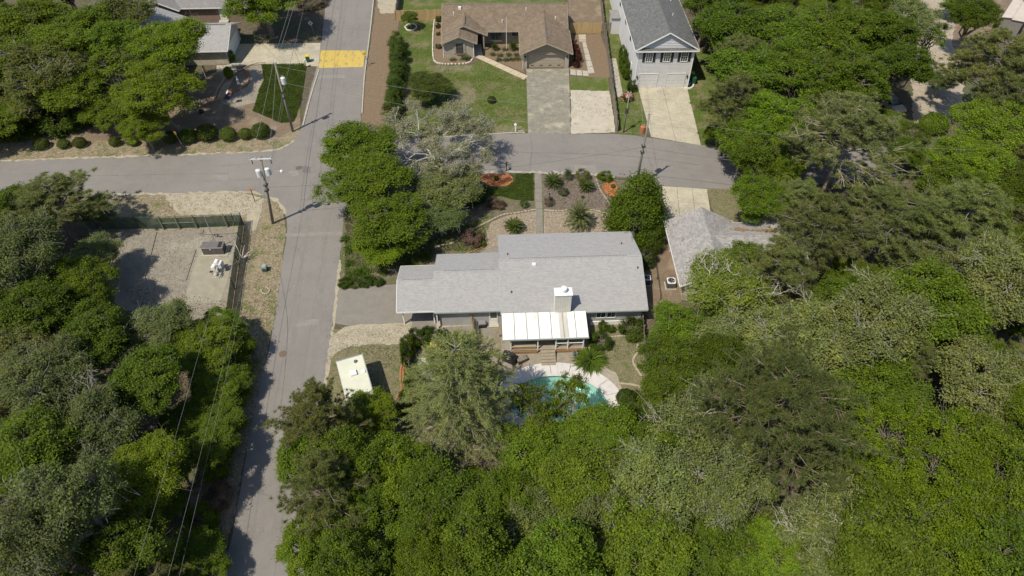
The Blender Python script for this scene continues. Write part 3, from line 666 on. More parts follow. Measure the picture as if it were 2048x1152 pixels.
MB().box(px0, px1, pyb - .1, pyb - .002, pzb - .06, pzb + .09).obj('gutter', m_teal_trim, pr)
MB().box(10.3, 18.1, -3.5, -.75, .45, .55).obj('porch_deck', m_deckwood, hs)
for i in range(12): MB().box(10.3, 18.1, -3.52 + i * .235, -3.52 + i * .235 + .215, .551, .585).obj('deck_board', m_deckwood, hs)
for x in (10.85, 11.05 + 2.4, 15.2, 16.35, 17.85): MB().box(x - .055, x + .055, -3.5, -3.39, .3 if x not in (10.85, 17.85) else 0, 2.4).obj('porch_post', m_white, hs)
for z in (1.35, 2.1): MB().box(15.26, 17.8, -3.47, -3.42, z, z + .06).obj('screen_rail', m_white, hs)
for x0, x1 in ((10.9, 13.4), (15.3, 17.8)):
    MB().box(x0, x1, -3.56, -3.5, .12, .42).obj('deck_skirt', M('orange_cedar', (.36, .2, .09), (.28, .15, .07), 4, .8), hs)
MB().box(10.9, 13.4, -3.5, -3.44, 1.0, 1.08).obj('porch_rail', m_wood_new, hs); MB().box(11.1, 13.3, -3.45, -3.05, .586, .98).obj('porch_bench', m_deckwood, hs)
part_box('porch_wall', hs, m_graywall, 10.5, 18.0, -.2, -.13, .5, 2.6)
window(hs, 11.2, 12.6, 1.2, 2.2, -.21, m_white, 2, 1); window(hs, 16.2, 17.4, 1.2, 2.2, -.21, m_white, 2, 1)
MB().box(14.0, 14.9, -.24, -.201, .6, 2.5).obj('porch_door', m_white, hs)
st = bpy.data.objects.new('steps', None); link(st, hs)
for k in range(5): MB().box(13.75, 15.15, -3.56 - .3 * (k + 1), -3.56 - .3 * k + .02, .5 - .105 * k - .05, .5 - .105 * k).obj('step', m_deckwood, st)
for x in (13.72, 15.14):
    MB().prism([(-3.5, .0), (-3.5, .45), (-5.05, .02), (-5.05, .0)], 'x', x, x + .04).obj('stringer', m_deckwood, st)
for x, y, z, s in ((13.5, 4.3, 4.38, .17),):
    MB().box(x - s, x + s, y - s, y + s, z - .1, z + .14).obj('roof_vent_box', m_white, hs)
for x, y in ((10.9, 5.9), (22.9, 7.6), (11.1, 1.5), (23.9, 3.6)):
    zz = 4.62 - abs(y - 5.0) * .36; MB().tube([(x, y, zz - .05), (x, y, zz + .3)], .06, 8).obj('vent_pipe', m_ridgevent, hs)
an = MB(); an.tube([(24.2, 8.9, 3.1), (24.2, 8.9, 4.0)], .02, 6)
for k in range(5): an.tube([(23.9, 8.6 + .12 * k, 3.9 + .02 * k), (24.5, 8.6 + .12 * k, 3.9 + .02 * k)], .008, 4)
an.tube([(24.2, 8.55, 3.9), (24.2, 9.15, 4.0)], .012, 4); an.obj('antenna', m_galv, hs)

# --- brown house
O = G(1046, 138); hb = thing('brown_house', O, 'brown shingled house with two front gables and a double garage', 'house', R_(1.0))
gable_x(hb, -12.3, 7.1, 6.6, 15.6, 2.6, 4.85, 11.1, m_roof_brown, m_tantrim, 4)
MB().prism([(10.94, 4.83), (11.1, 4.92), (11.26, 4.83), (11.2, 4.76), (11.0, 4.76)], 'x', -11.3, 6.2).obj('ridge_vent', m_ridgevent, hb)
gable_y(hb, -.5, 7.3, -.45, 0, 2.6, 4.32, 3.4, m_roof_brown, m_tantrim, 5, yb=(6.7, 6.7, 10.1))
gable_y(hb, -12.34, -5.3, 5.3, 0, 2.62, 4.2, -8.85, m_roof_brown, m_tantrim, 6, yb=(6.7, 6.7, 9.8))
gable_y(hb, -12.2, -6.85, 2.95, 0, 2.56, 3.7, -9.52, m_roof_brown, m_tantrim, 7, yb=(5.6, 5.6, 6.4))
MB().box(3.32, 3.5, .6, 5.5, 4.37, 4.42).obj('ridge_vent', m_ridgevent, hb); MB().box(-8.72, -8.62, 6.0, 8.4, 4.22, 4.28).obj('ridge_vent', m_ridgevent, hb)
part_box('wall', hb, m_brick_tan, .02, .6, .1, .5, 0, 2.5); part_box('wall', hb, m_brick_tan, 6.2, 6.8, .1, .5, 0, 2.5)
part_box('wall', hb, m_brick_tan, .02, .25, .5, 8.0, 0, 2.5); part_box('wall', hb, m_brick_tan, 6.55, 6.8, .5, 15.0, 0, 2.5)
part_box('lintel', hb, m_tanwall, .6, 6.2, .18, .45, 2.15, 2.52)
MB().prism([(.1, 2.5), (6.7, 2.5), (3.4, 4.1)], 'y', .25, .4).obj('gable_wall', m_tanwall, hb)
MB().box(.3, 6.5, .2, .249, 2.52, 2.62).obj('gable_trim', m_tantrim, hb)
garage_door(hb, .75, 6.05, 2.12, .45, m_tantrim, m_tantrim, 4, 8, 4, M('brown_vent', (.08, .05, .035)))
for x in (.33, 6.5):
    l = MB().lathe([(.02, 0), (.09, .03), (.1, .25), (.05, .33), (0, .34)], 8, (x, -.02, 1.8)); l.obj('wall_lamp', m_black, hb)
part_box('wall', hb, m_brick_tan, -11.9, -7.45, 3.5, 6.9, 0, 2.5); part_box('wall', hb, m_brick_tan, -11.9, -11.6, 6.9, 15, 0, 2.5)
MB().prism([(-11.9, 2.5), (-7.45, 2.5), (-9.6, 3.5)], 'y', 3.52, 3.6).obj('gable_wall', m_brick_tan, hb)
MB().prism([(-11.7, 2.6), (-5.7, 2.6), (-8.85, 3.98)], 'y', 5.75, 5.85).obj('gable_wall', m_tanwall, hb)
window(hb, -9.95, -9.05, .75, 2.2, 3.49, m_shutter, 1, 2, M('tan_shutter', (.36, .3, .22)), m_terra)
part_box('wall', hb, m_tanwall, -7.44, .02, 7.7, 7.9, 0, 2.55); boards('siding', hb, m_tanwall, (-5.5, 7.7), (.0, 7.7), 0, 2.5)
bw = window(hb, -5.1, -3.1, .85, 2.2, 7.35, m_tantrim, 2, 1); MB().prism([(-5.4, 7.68), (-5.1, 7.3), (-3.1, 7.3), (-2.8, 7.68)], 'z', .6, .78).obj('bay_ledge', m_tantrim, hb)
MB().prism([(-5.4, 7.68), (-5.18, 7.4), (-3.02, 7.4), (-2.8, 7.68)], 'z', 2.28, 2.4).obj('bay_head', m_tantrim, hb)
window(hb, -1.5, -.25, 1.3, 2.2, 7.68, m_tantrim, 2, 1)
MB().box(-5.95, -5.8, 5.45, 5.6, 0, 2.6).obj('entry_post', m_tantrim, hb)
MB().box(-7.1, -6.2, 7.62, 7.69, .05, 2.1).obj('front_door', M('dark_red_door', (.07, .03, .025)), hb)
for x, y in ((-10.5, 9.3), (-3.0, 8.0), (.7, 9.9), (5.2, 8.4)):
    zz = 2.6 + (y - 6.6) * .5; MB().tube([(x, y, zz - .05), (x, y, zz + .5)], .06, 8).obj('vent_pipe', m_white, hb)
MB().box(-9.75, -9.35, 10.1, 10.5, 4.25, 4.75).obj('roof_vent_box', m_white, hb)
for x, y in ((.0, .0), (-12.0, 3.42), (-7.4, 3.42)): MB().box(x - .05, x + .04, y - .02, y + .06, .0, 2.5).obj('downspout', m_white, hb)
fp = MB().tube([(-2.4, 5.6, 0), (-2.4, 5.6, 5.4)], [.045, .025], 8); tag(fp.obj('flagpole', m_white), 'slim white flagpole in the entry bed of the brown house', 'flagpole').matrix_world = Matrix.Translation(O) @ Matrix.Rotation(R_(1), 4, 'Z')

# --- two storey house
m_offwhite = M('off_white_paint', (.6, .59, .56), (.54, .53, .5), 2, .5)
O = G(1267, 176); h2 = thing('two_storey_house', O, 'pale two-storey house with charcoal roof and twin white garage doors', 'house', R_(1.6))
gable_y(h2, -.55, 8.35, -.35, 30, 6.0, 8.55, 3.9, m_roof_dark, m_white, 8)
MB().prism([(3.74, 8.55), (3.9, 8.64), (4.06, 8.55), (4.0, 8.5), (3.8, 8.5)], 'y', .6, 28).obj('ridge_vent', m_ridgevent, h2)
part_box('wall', h2, m_vinyl, 0, 7.8, .0, 29.5, 0, 5.95)
laps('siding', h2, m_vinyl, (0, 0), (7.8, 0), 0, 5.9); laps('siding', h2, m_vinyl, (0, 29.5), (0, 0), 0, 5.9); laps('siding', h2, m_vinyl, (7.8, 0), (7.8, 29.5), 0, 5.9)
MB().prism([(0.1, 5.95), (7.7, 5.95), (3.9, 8.15)], 'y', .05, .2).obj('gable_wall', m_vinyl, h2)
for i in range(8):
    z0 = 6.1 + i * .24; hw = (8.15 - z0 - .1) / (2.2 / 3.8)
    if hw > .1: MB().prism([(-.02, z0), (.02, z0), (.048, z0 + .23), (.04, z0 + .23)], 'x', 3.9 - hw, 3.9 + hw).obj('gable_board', m_vinyl, h2)
pe = bpy.data.objects.new('pent_roof', None); link(pe, h2)
slope(pe, [(-.5, -.5, 5.95), (8.3, -.5, 5.95), (7.9, .04, 6.16), (-.1, .04, 6.16)], m_roof_dark, random.Random(3)); fascia(pe, [(-.52, -.53, 5.95), (8.32, -.53, 5.95)], m_white)
for xc in (1.55, 4.05, 6.5): window(h2, xc - .45, xc + .45, 4.15, 5.55, -.03, m_white, 3, 2, m_shutter)
for x0, x1 in ((.6, 3.15), (4.55, 7.1)): garage_door(h2, x0, x1, 2.2, -.03, m_offwhite, m_offwhite, 4, 4)
for x in (.28, 7.45): MB().lathe([(.02, 0), (.1, .04), (.12, .3), (.06, .4), (0, .42)], 8, (x, -.1, 1.6)).obj('wall_lamp', m_black, h2)
for x in (-.02, 7.75): MB().box(x - .05, x + .09, -.07, -.035, 0, 5.9).obj('corner_trim', m_white, h2)
for y in (6, 11, 17): MB().box(-.1, -.032, y, y + .8, 4.0, 5.3).obj('side_window', m_glass, h2)
MB().box(-.08, -.032, 3.0, 3.9, .05, 2.1).obj('side_door', m_white, h2)
MB().box(-1.3, -.04, 16, 18.5, 0, 2.6).obj('side_bump_out', m_vinyl, h2); MB().box(-1.5, .0, 15.8, 18.7, 2.6, 2.72).obj('bump_out_roof', m_tile, h2)
for x, y in ((5.6, 6.5), (6.4, 12)): MB().tube([(x, y, 8.5 - (x - 3.9) * .57), (x, y, 8.9 - (x - 3.9) * .57)], .06, 8).obj('vent_pipe', m_white, h2)

# --- neighbour on the right, half under the trees
O = G(1358, 575); hr = thing('neighbour_house', O, 'taupe shingled house with pale brick side wall half hidden under trees', 'house', R_(1.0))
gable_y(hr, -.75, 6.75, -2.2, 7.6, 2.6, 4.6, 3.0, m_roof_right, m_white, 9)
gable_x(hr, 3.0, 13.0, -.6, 7.2, 2.6, 4.3, 3.3, m_roof_right, m_white, 10)
gable_y(hr, 8.9, 13.6, 3.3, 8.0, 2.6, 3.75, 11.25, m_roof_right, m_white, 11)
part_box('wall', hr, m_brick_beige, 0, 6.2, -1.8, 7.1, 0, 2.52); part_box('wall', hr, m_brick_beige, 6.21, 12.6, 0, 6.6, 0, 2.52); part_box('wall', hr, m_brick_beige, 9.4, 13.1, 6.61, 7.5, 0, 2.52)
gable_wall(hr, 'gable_wall', m_brick_beige, 0, 6.2, 3.05, 7.0, 2.5, 4.2)
garage_door(hr, .7, 5.6, 2.1, 7.15, m_white, m_white, 4, 8)
rr_ = random.Random(4)
for cx, cy, rx, ry in ((6.9, 5.0, .9, .35), (9.6, 4.6, 1.6, .4)):
    mb = MB()
    for k in range(70):
        x, y = cx + rr_.gauss(0, rx * .5), cy + rr_.gauss(0, ry * .5); z = max(4.3 - abs(y - 3.3) * .436, 0) + .06
        if x < 6.75: z = max(z, 4.6 - abs(x - 3) * .533 + .06)
        if x > 8.9: z = max(z, 3.75 - abs(x - 11.25) * .49 + .06)
        a = rr_.uniform(0, PI); r1 = rr_.uniform(.1, .28); mb.quad(*[(x + r1 * math.cos(a + b), y + r1 * .6 * math.sin(a + b), z + rr_.uniform(-.03, .05)) for b in (0, PI / 2, PI, 3 * PI / 2)])
    o = mb.obj('fallen_leaves', M('rusty_fallen_leaves', (.24, .15, .085), (.17, .1, .055), 6, .95), hr, stuff=True)
an = MB(); an.tube([(.3, 3.6, 3.3), (.3, 3.6, 4.3)], .02, 6)
for k in range(4): an.tube([(.0, 3.5 + .12 * k, 4.2), (.6, 3.5 + .12 * k, 4.2)], .008, 4)
an.obj('antenna', m_galv, hr)
MB().tube([(-.08, 5.2, .3), (-.08, 5.2, 1.6)], .12, 8).obj('electric_meter', m_tank, hr)

# --- house behind the trees on the left
O = G(412, 130); hl = thing('beige_brick_house', O, 'beige brick house with pale grey roof behind leafy trees and a wide driveway', 'house', R_(2.5))
gable_x(hl, -5.0, 4.1, -.57, 8.2, 2.5, 4.4, 3.8, m_roof, m_white, 12)
gable_y(hl, -14.5, -2.4, -9.0, 9.0, 2.5, 5.0, -8.5, m_roof, m_white, 13)
MB().box(-4.0, 3.3, 3.72, 3.88, 4.42, 4.5).obj('ridge_vent', m_ridgevent, hl)
part_box('wall', hl, m_brick_beige, -2.99, 3.5, 0, 7.8, 0, 2.42); part_box('wall', hl, m_brick_beige, -14, -3.0, -8.6, 8.6, 0, 2.42)
MB().prism([(0, 2.42), (7.7, 2.42), (3.8, 4.2)], 'x', 3.35, 3.52).obj('gable_wall', m_vinyl, hl)
boards('siding', hl, m_vinyl, (3.5, .05), (3.5, 7.75), .0, 2.4)
gable_wall(hl, 'gable_wall', m_brick_beige, -14, -3, -8.5, -8.6, 2.42, 4.6)
gd = MB().box(3.53, 3.58, 1.2, 6.6, 0, 2.15).obj('garage_door', m_white, hl)

# --- brick house at the top edge
O = G(462, 42); ht = thing('red_brick_house', O, 'red-brown brick house with grey roof and pale back door', 'house', R_(2.0))
gable_x(ht, -9.0, 6.5, -.5, 12, 2.5, 4.6, 5.7, m_tile, m_white, 14)
gable_y(ht, -15, -7.2, -1.4, 8, 2.5, 4.3, -11.1, m_tile, m_white, 15)
part_box('wall', ht, m_brick_red, -8.5, 6, 0, 11.5, 0, 2.42); part_box('wall', ht, m_brick_red, -14.5, -8.51, -1.0, 8, 0, 2.42)
gable_wall(ht, 'gable_wall', m_brick_red, -14.5, -7.6, -11.1, -1.0, 2.42, 4.05)
MB().box(-1.5, -.4, -.06, -.002, .3, 2.3).obj('back_door', m_tank, ht); MB().box(-1.7, -.2, -1.0, -.07, 0, .28).obj('stoop', m_kerb, ht)
MB().box(-14, -12.6, -1.06, -1.002, 1.1, 2.1).obj('window', m_glass, ht)

# --- pale flat-roofed outbuilding among the trees at the right
O = G(1992, 62); ho = thing('pale_outbuilding', O, 'pale flat-roofed outbuilding with slatted edge beside the dirt clearing', 'building', R_(-38))
part_box('wall', ho, M('grey_wall', (.2, .18, .16)), 0, 2.9, 0, 7.2, 0, 2.3)
for i, (a, b, z) in enumerate(((-.2, 1.2, 2.3), (1.2, 3.1, 2.32))):
    MB().prism([(a, z + .0), (b, z + .25 - .1 * i), (b, z + .32 - .1 * i), (a, z + .08)], 'y', -.2, 7.5).obj('roof_sheet', M('pinkish_roof_sheet', (.5, .44, .38), (.44, .39, .33), 1, .8), ho)
for i in range(16): MB().box(-.75, -.3, -.2 + i * .45, .05 + i * .45, 1.0, 1.06).obj('slat', m_wood, ho)
MB().box(-.75, -.7, -.2, 7.0, .0, 1.0).obj('slat_support', m_wood, ho); MB().box(-.34, -.3, -.2, 7.0, .0, 1.0).obj('slat_support', m_wood, ho)

# ------------------------------------------------------------------ vegetation prototypes (numpy)
def unit(a): return a / np.maximum(np.linalg.norm(a, axis=-1, keepdims=True), 1e-9)
def leaves(rng, P, N, L, W):
    """rhombic leaves: centres P, normals N, lengths L, widths W"""
    n = len(P); T = unit(np.cross(N, unit(rng.normal(size=(n, 3))))); B = np.cross(N, T)
    L = np.broadcast_to(L, (n,))[:, None]; W = np.broadcast_to(W, (n,))[:, None]
    V = np.empty((n, 4, 3)); V[:, 0] = P - T * L / 2; V[:, 1] = P + B * W / 2 + N * W * .12; V[:, 2] = P + T * L / 2 - N * L * .08; V[:, 3] = P - B * W / 2 + N * W * .12
    return V.reshape(-1, 3), np.arange(4 * n).reshape(n, 4)
def needles(rng, P, D, L, W):
    n = len(P); S = unit(np.cross(D, unit(rng.normal(size=(n, 3))))); L = np.broadcast_to(L, (n,))[:, None]
    V = np.empty((n, 3, 3)); V[:, 0] = P - S * W / 2; V[:, 1] = P + S * W / 2; V[:, 2] = P + D * L
    return V.reshape(-1, 3), np.arange(3 * n).reshape(n, 3)
def segs(S, sides):
    """tapered straight segments: list of (p0, p1, r0, r1)"""
    A = np.array([s[0] for s in S], float); B = np.array([s[1] for s in S], float); r0 = np.array([s[2] for s in S]); r1 = np.array([s[3] for s in S])
    d = unit(B - A); h = np.where(np.abs(d[:, 2:3]) < .9, np.array([[0, 0, 1.]]), np.array([[1., 0, 0]])); x = unit(np.cross(d, h)); y = np.cross(d, x); n = len(S)
    V = np.empty((n, 2, sides, 3))
    for k in range(sides):
        a = 2 * PI * k / sides; o = math.cos(a) * x + math.sin(a) * y
        V[:, 0, k] = A + o * r0[:, None]; V[:, 1, k] = B + o * r1[:, None]
    F = []
    base = np.arange(n)[:, None] * 2 * sides
    for k in range(sides):
        k2 = (k + 1) % sides; F.append(np.concatenate([base + k, base + k2, base + sides + k2, base + sides + k], 1))
    return V.reshape(-1, 3), np.concatenate(F, 0)
def path(rng, a, b, r0, r1, n=3, wob=.12, sag=0.0):
    a, b = np.array(a, float), np.array(b, float); L = np.linalg.norm(b - a); P = [a]
    for i in range(1, n):
        t = i / n; P.append(a + (b - a) * t + rng.normal(size=3) * L * wob * .4 + np.array([0, 0, sag * L * math.sin(PI * t)]))
    P.append(b); return [(P[i], P[i + 1], r0 + (r1 - r0) * i / n, r0 + (r1 - r0) * (i + 1) / n) for i in range(n)], P
class Proto: pass
def finish(name, wood, thin, LV, LF, R, zc, H):
    p = Proto(); p.name = name; p.R, p.zc, p.H = R, zc, H
    V, F = segs(wood, 7); 
    if thin:
        V2, F2 = segs(thin, 4); F = np.concatenate([F, F2 + len(V)]) ; V = np.concatenate([V, V2])
    p.trunk = np_mesh(name + '_trunk', V, F, BARK); p.trunk.polygons.foreach_set('use_smooth', [True] * len(p.trunk.polygons))
    p.crown = np_mesh(name + '_crown', LV, LF, LEAF) if LV is not None else None
    return p
def broadleaf(seed, R=4.0, H=11.0, nl=18, ncl=320, lpc=120, ls=.172, flat=.8, branchy=0.0, tip=0.0, clump=.125, base=.34, dead=0, deadr=.05):
    rng = np.random.default_rng(seed); Rz = R * flat; zc = H - Rz; lobes = []
    for i in range(nl):
        if i == 0: c = np.array([0, 0, .42 * Rz])
        else:
            a = i * 2.39996 + rng.uniform(-.4, .4); q = rng.uniform(.3, .74); c = np.array([math.cos(a) * R * q, math.sin(a) * R * q, Rz * (rng.uniform(-.45, .4) + .3 * (.6 - q))])
        lobes.append((c, R * rng.uniform(.22, .38)))
    LC = np.array([l[0] for l in lobes]); LR = np.array([l[1] for l in lobes])
    cl = []; cd_ = []; ci = []
    while len(cl) < ncl:
        i = rng.choice(nl, p=LR ** 2 / (LR ** 2).sum()); d = unit(rng.normal(size=3)); 
        if d[2] < -.45: continue
        p = LC[i] + d * LR[i] * rng.uniform(.72, 1.08) * np.array([1, 1, .85])
        if ((np.linalg.norm(LC - p, axis=1) < LR * .72).sum()) > 0: continue
        cl.append(p); cd_.append(d); ci.append(i)
    cl = np.array(cl); cd_ = np.array(cd_)
    top = np.array([0, 0, zc])
    PL, NL, LL = [], [], []
    for p, d in zip(cl, cd_):
        n = int(lpc * rng.uniform(.5, 1.5) * (1 - .6 * branchy * rng.random())); cr = R * clump * rng.uniform(.65, 1.3)
        off = rng.normal(size=(n, 3)) * cr * np.array([.6, .6, .3]); PL.append(p + off + top)
        NL.append(unit(.35 * d + np.array([0, 0, 1.0]) + rng.normal(size=(n, 3)) * .45)); LL.append(ls * rng.uniform(.5, 1.5, n) * rng.uniform(.85, 1.2))
    LV, LF = leaves(rng, np.concatenate(PL), np.concatenate(NL), np.concatenate(LL), np.concatenate(LL) * .62)
    wood, thin = [], []; tr = .035 * H * .75
    zb = base * H; fork = np.array([rng.normal() * .15, rng.normal() * .15, zb])
    s, P = path(rng, (0, 0, -.15), fork, tr, tr * .72, 3, .05); wood += s
    for i, (c, r) in enumerate(lobes):
        s, P = path(rng, fork if i % 3 else fork + np.array([0, 0, .1 * H]), c + top, tr * rng.uniform(.38, .55), tr * .2, 4, .16, .06); wood += s
    s, P = path(rng, fork, fork + np.array([0, 0, .14 * H]), tr * .7, tr * .5, 2, .05); wood += s
    for k in range(len(cl)):
        if rng.random() < .5 + .5 * branchy:
            b = cl[k] + top; a = LC[ci[k]] + top; a = a + (b - a) * rng.uniform(0, .25)
            e = b + cd_[k] * R * (clump * .5 + tip * rng.uniform(.3, 1))
            s, P = path(rng, a, e, tr * (.1 - .02 * branchy), .01 + .008 * branchy, 3, .18); thin += s
            for q in range(int(1 + 3 * branchy)):
                s, _ = path(rng, P[rng.integers(1, 3)], e + rng.normal(size=3) * R * .16, tr * .045, .009, 2, .2); thin += s
    def dgrow(p, d, L, r, lv):
        s, P = path(rng, p, p + d * L, r, r * .6, 3, .14); (wood if lv < 2 else thin).extend(s)
        if lv >= 4: return
        for q in range(3 if lv < 3 else 2): dgrow(P[-1] if q < 2 else P[-2], unit(d + rng.normal(size=3) * .5 + np.array([0, 0, .05])), L * rng.uniform(.5, .75), max(.014, r * .55), lv + 1)
    for k in range(dead):
        i = rng.integers(0, nl); d = unit(LC[i] * np.array([1, 1, .4]) + rng.normal(size=3) * R * .25 + np.array([0, 0, R * .55])); dgrow(LC[i] + top, d, LR[i] * 1.15, deadr, 1)
    return finish('broadleaf', wood, thin, LV, LF, R, zc, H)
def pine(seed, R=3.6, H=17.0, nb=46, base=.45, tufts=1150, npt=40, nl=.34):
    rng = np.random.default_rng(seed); wood, thin = [], []; tips = []
    lean = rng.normal(size=2) * .25
    s, P = path(rng, (0, 0, -.15), (lean[0], lean[1], H * .97), .21, .05, 6, .012); wood += s
    for i in range(nb):
        t = base + (1 - base) * (i + rng.random()) / nb; a = i * 2.39996 + rng.uniform(-.5, .5)
        Lb = R * (1.02 - ((t - base) / (1 - base)) ** 1.6 * .78) * rng.uniform(.55, 1.1); z = H * t; o = np.array([lean[0] * t, lean[1] * t, z])
        e = o + np.array([math.cos(a) * Lb, math.sin(a) * Lb, Lb * rng.uniform(.05, .42)])
        s, P = path(rng, o, e, .035 + .045 * (1 - t), .02, 3, .12); wood += s
        m = int(5 + 8 * Lb / R)
        for q in range(m):
            f = rng.uniform(.35, 1.0); b0 = o + (e - o) * f
            e2 = b0 + unit(rng.normal(size=3) * np.array([1, 1, .4]) + (e - o) / Lb * .9) * Lb * rng.uniform(.18, .42) + np.array([0, 0, .12]); s, _ = path(rng, b0, e2, .02, .01, 2, .12); thin += s
            tips.append(e2); tips.append((b0 + e2) / 2 + rng.normal(size=3) * .15)
        tips.append(e)
    tips.append(np.array([lean[0], lean[1], H]))
    tips = np.array(tips); idx = rng.choice(len(tips), tufts); C_ = tips[idx] + rng.normal(size=(tufts, 3)) * .16
    P = np.repeat(C_, npt, 0); D = unit(rng.normal(size=(len(P), 3)) + np.array([0, 0, .45])); LV, LF = needles(rng, P + D * .02, D, nl * rng.uniform(.7, 1.2, len(P)), .042)
    return finish('pine', wood, thin, LV, LF, R, H * .74, H)
def cypress(seed, R=4.0, H=14.0, nb=150):
    """feathery conifer: pale arching branches hung with fine light green sprays"""
    rng = np.random.default_rng(seed); wood, thin = [], []; PL, DL = [], []
    s, P = path(rng, (0, 0, -.15), (0, 0, H), .24, .03, 5, .01); wood += s
    for i in range(nb):
        t = .16 + .84 * (i + rng.random()) / nb; a = i * 2.39996 + rng.uniform(-.3, .3); q = (t - .16) / .84
        Lb = R * max(.12, 1 - q ** 2.4) ** .6 * rng.uniform(.75, 1.08); o = np.array([0, 0, H * t])
        m_ = o + np.array([math.cos(a) * Lb * .55, math.sin(a) * Lb * .55, Lb * .28]); e = o + np.array([math.cos(a) * Lb, math.sin(a) * Lb, Lb * rng.uniform(-.02, .25)])
        s1, _ = path(rng, o, m_, .045, .028, 2, .06); s2, _ = path(rng, m_, e, .028, .012, 2, .08); thin += s1 + s2
        for k in range(int(10 + 10 * Lb / R)):
            f = rng.uniform(.25, 1.0); b0 = (o + (m_ - o) * f / .55) if f < .55 else (m_ + (e - m_) * (f - .55) / .45)
            d = unit((e - o) / Lb + rng.normal(size=3) * .75); l = rng.uniform(.45, 1.0); e2 = b0 + d * l + np.array([0, 0, -.18 * l]); thin.append((b0, e2, .012, .006))
            n = 38; tt = rng.uniform(.1, 1.0, n)[:, None]; PL.append(b0 + (e2 - b0) * tt + rng.normal(size=(n, 3)) * .06); DL.append(unit(d + rng.normal(size=(n, 3)) * .7 + np.array([0, 0, .2])))
    P, D = np.concatenate(PL), np.concatenate(DL); LV, LF = needles(rng, P, D, .15 * rng.uniform(.7, 1.3, len(P)), .042)
    return finish('cypress', wood, thin, LV, LF, R, H * .5, H)
def bare(seed, R=4.2, H=10.0, levels=6, leaf=34000, first=6):
    rng = np.random.default_rng(seed); wood, thin, tips = [], [], []
    s, P = path(rng, (0, 0, -.15), (0, 0, H * .28), .2, .16, 2, .04); wood += s
    def grow(p, d, L, r, lv):
        e = p + d * L; s, P = path(rng, p, e, r, r * .62, 3 if lv < 3 else 2, .14); (wood if lv < 3 else thin).extend(s)
        if lv >= levels: tips.append(e); tips.append((p + e) / 2); return
        for k in range(3 if lv < 2 else (3 if rng.random() < .6 else 2)):
            grow(P[-1] if k else P[-2], unit(d + rng.normal(size=3) * .55 + np.array([0, 0, .12])), L * rng.uniform(.6, .8), max(.02, r * .55), lv + 1)
    for k in range(first):
        a = 2 * PI * k / first + rng.uniform(-.3, .3); grow(np.array([0, 0, H * .28]), unit(np.array([math.cos(a), math.sin(a), rng.uniform(.5, 1.2)])), R * .62, .075, 1)
    tips = np.array(tips); c = tips[rng.choice(len(tips), leaf)] + rng.normal(size=(leaf, 3)) * .16
    LV, LF = leaves(rng, c, unit(rng.normal(size=(leaf, 3)) + np.array([0, 0, .8])), .15 * rng.uniform(.7, 1.4, leaf), .07)
    return finish('bare_tree', wood, thin, LV, LF, R, H * .6, H)
def dense(seed, R=2.6, H=7.0, n=26000, ls=.15, lump=90, shape='cone', stem=.06):
    """clipped or naturally dense crowns: an ovoid or cone shell of leaves with lumps"""
    rng = np.random.default_rng(seed)
    def prof(t):
        if shape == 'cone': return np.clip(np.minimum(t / .12, 1) ** .5 * (1 - t) ** .62 * 1.12, 0, 1)
        if shape == 'spire': return np.clip(np.minimum(t / .1, 1) ** .5 * (1 - t ** 2.2) ** .8, 0, 1)
        return np.sqrt(np.clip(1 - (2 * t - 1) ** 2, 0, 1))
    LT = rng.uniform(.03, .97, lump); LA = rng.uniform(0, 2 * PI, lump); rr = prof(LT) * R
    LCn = np.stack([rr * np.cos(LA), rr * np.sin(LA), H * (stem + (1 - stem) * LT)], 1) * 1.0
    idx = rng.choice(lump, n, p=(rr + .15 * R) / (rr + .15 * R).sum()); sz = (.2 if shape != 'ball' else .17) * R
    P = LCn[idx] * np.array([.88, .88, 1]) + rng.normal(size=(n, 3)) * sz * np.array([.8, .8, .62]); P[:, 2] = np.clip(P[:, 2], .03, None)
    out = P - np.array([0, 0, H * .45]); out[:, 2] *= .5; N = unit(unit(out) * .8 + np.array([0, 0, .45]) + rng.normal(size=(n, 3)) * .45)
    L = ls * rng.uniform(.7, 1.3, n); LV, LF = leaves(rng, P, N, L, L * .6)
    wood, _ = path(rng, (0, 0, -.1), (0, 0, H * .8), .05 * R, .012 * R, 3, .02); thin = []
    for k in range(min(40, lump)): s, _ = path(rng, (0, 0, max(.05, LCn[k, 2] * .6)), LCn[k] * np.array([.85, .85, 1]), .014 * R, .005 * R, 2, .1); thin += s
    return finish('dense_shrub', wood, thin, LV, LF, R, H * .5, H)
def ball(seed, n=3600, ls=.11, squash=.85):
    rng = np.random.default_rng(seed); d = unit(rng.normal(size=(n, 3))); d[:, 2] = np.abs(d[:, 2]) * np.where(rng.random(n) < .8, 1, -.6)
    bump = 1 + .06 * np.sin(d[:, 0] * 7 + seed) * np.cos(d[:, 1] * 6); P = d * (rng.uniform(.78, 1.0, n) * bump)[:, None] * np.array([1, 1, squash]); P[:, 2] += .62 * squash
    P[:, 2] = np.clip(P[:, 2], .02, None); L = ls * rng.uniform(.7, 1.3, n); LV, LF = leaves(rng, P, unit(d + rng.normal(size=(n, 3)) * .45 + np.array([0, 0, .25])), L, L * .65)
    wood = [((0, 0, -.05), (0, 0, .55), .05, .03)]; thin = []
    for k in range(16): thin.append(((0, 0, .1 + .02 * k), tuple(P[k] * .8), .02, .008))
    return finish('round_shrub', wood, thin, LV, LF, 1.0, .6, 1.5)
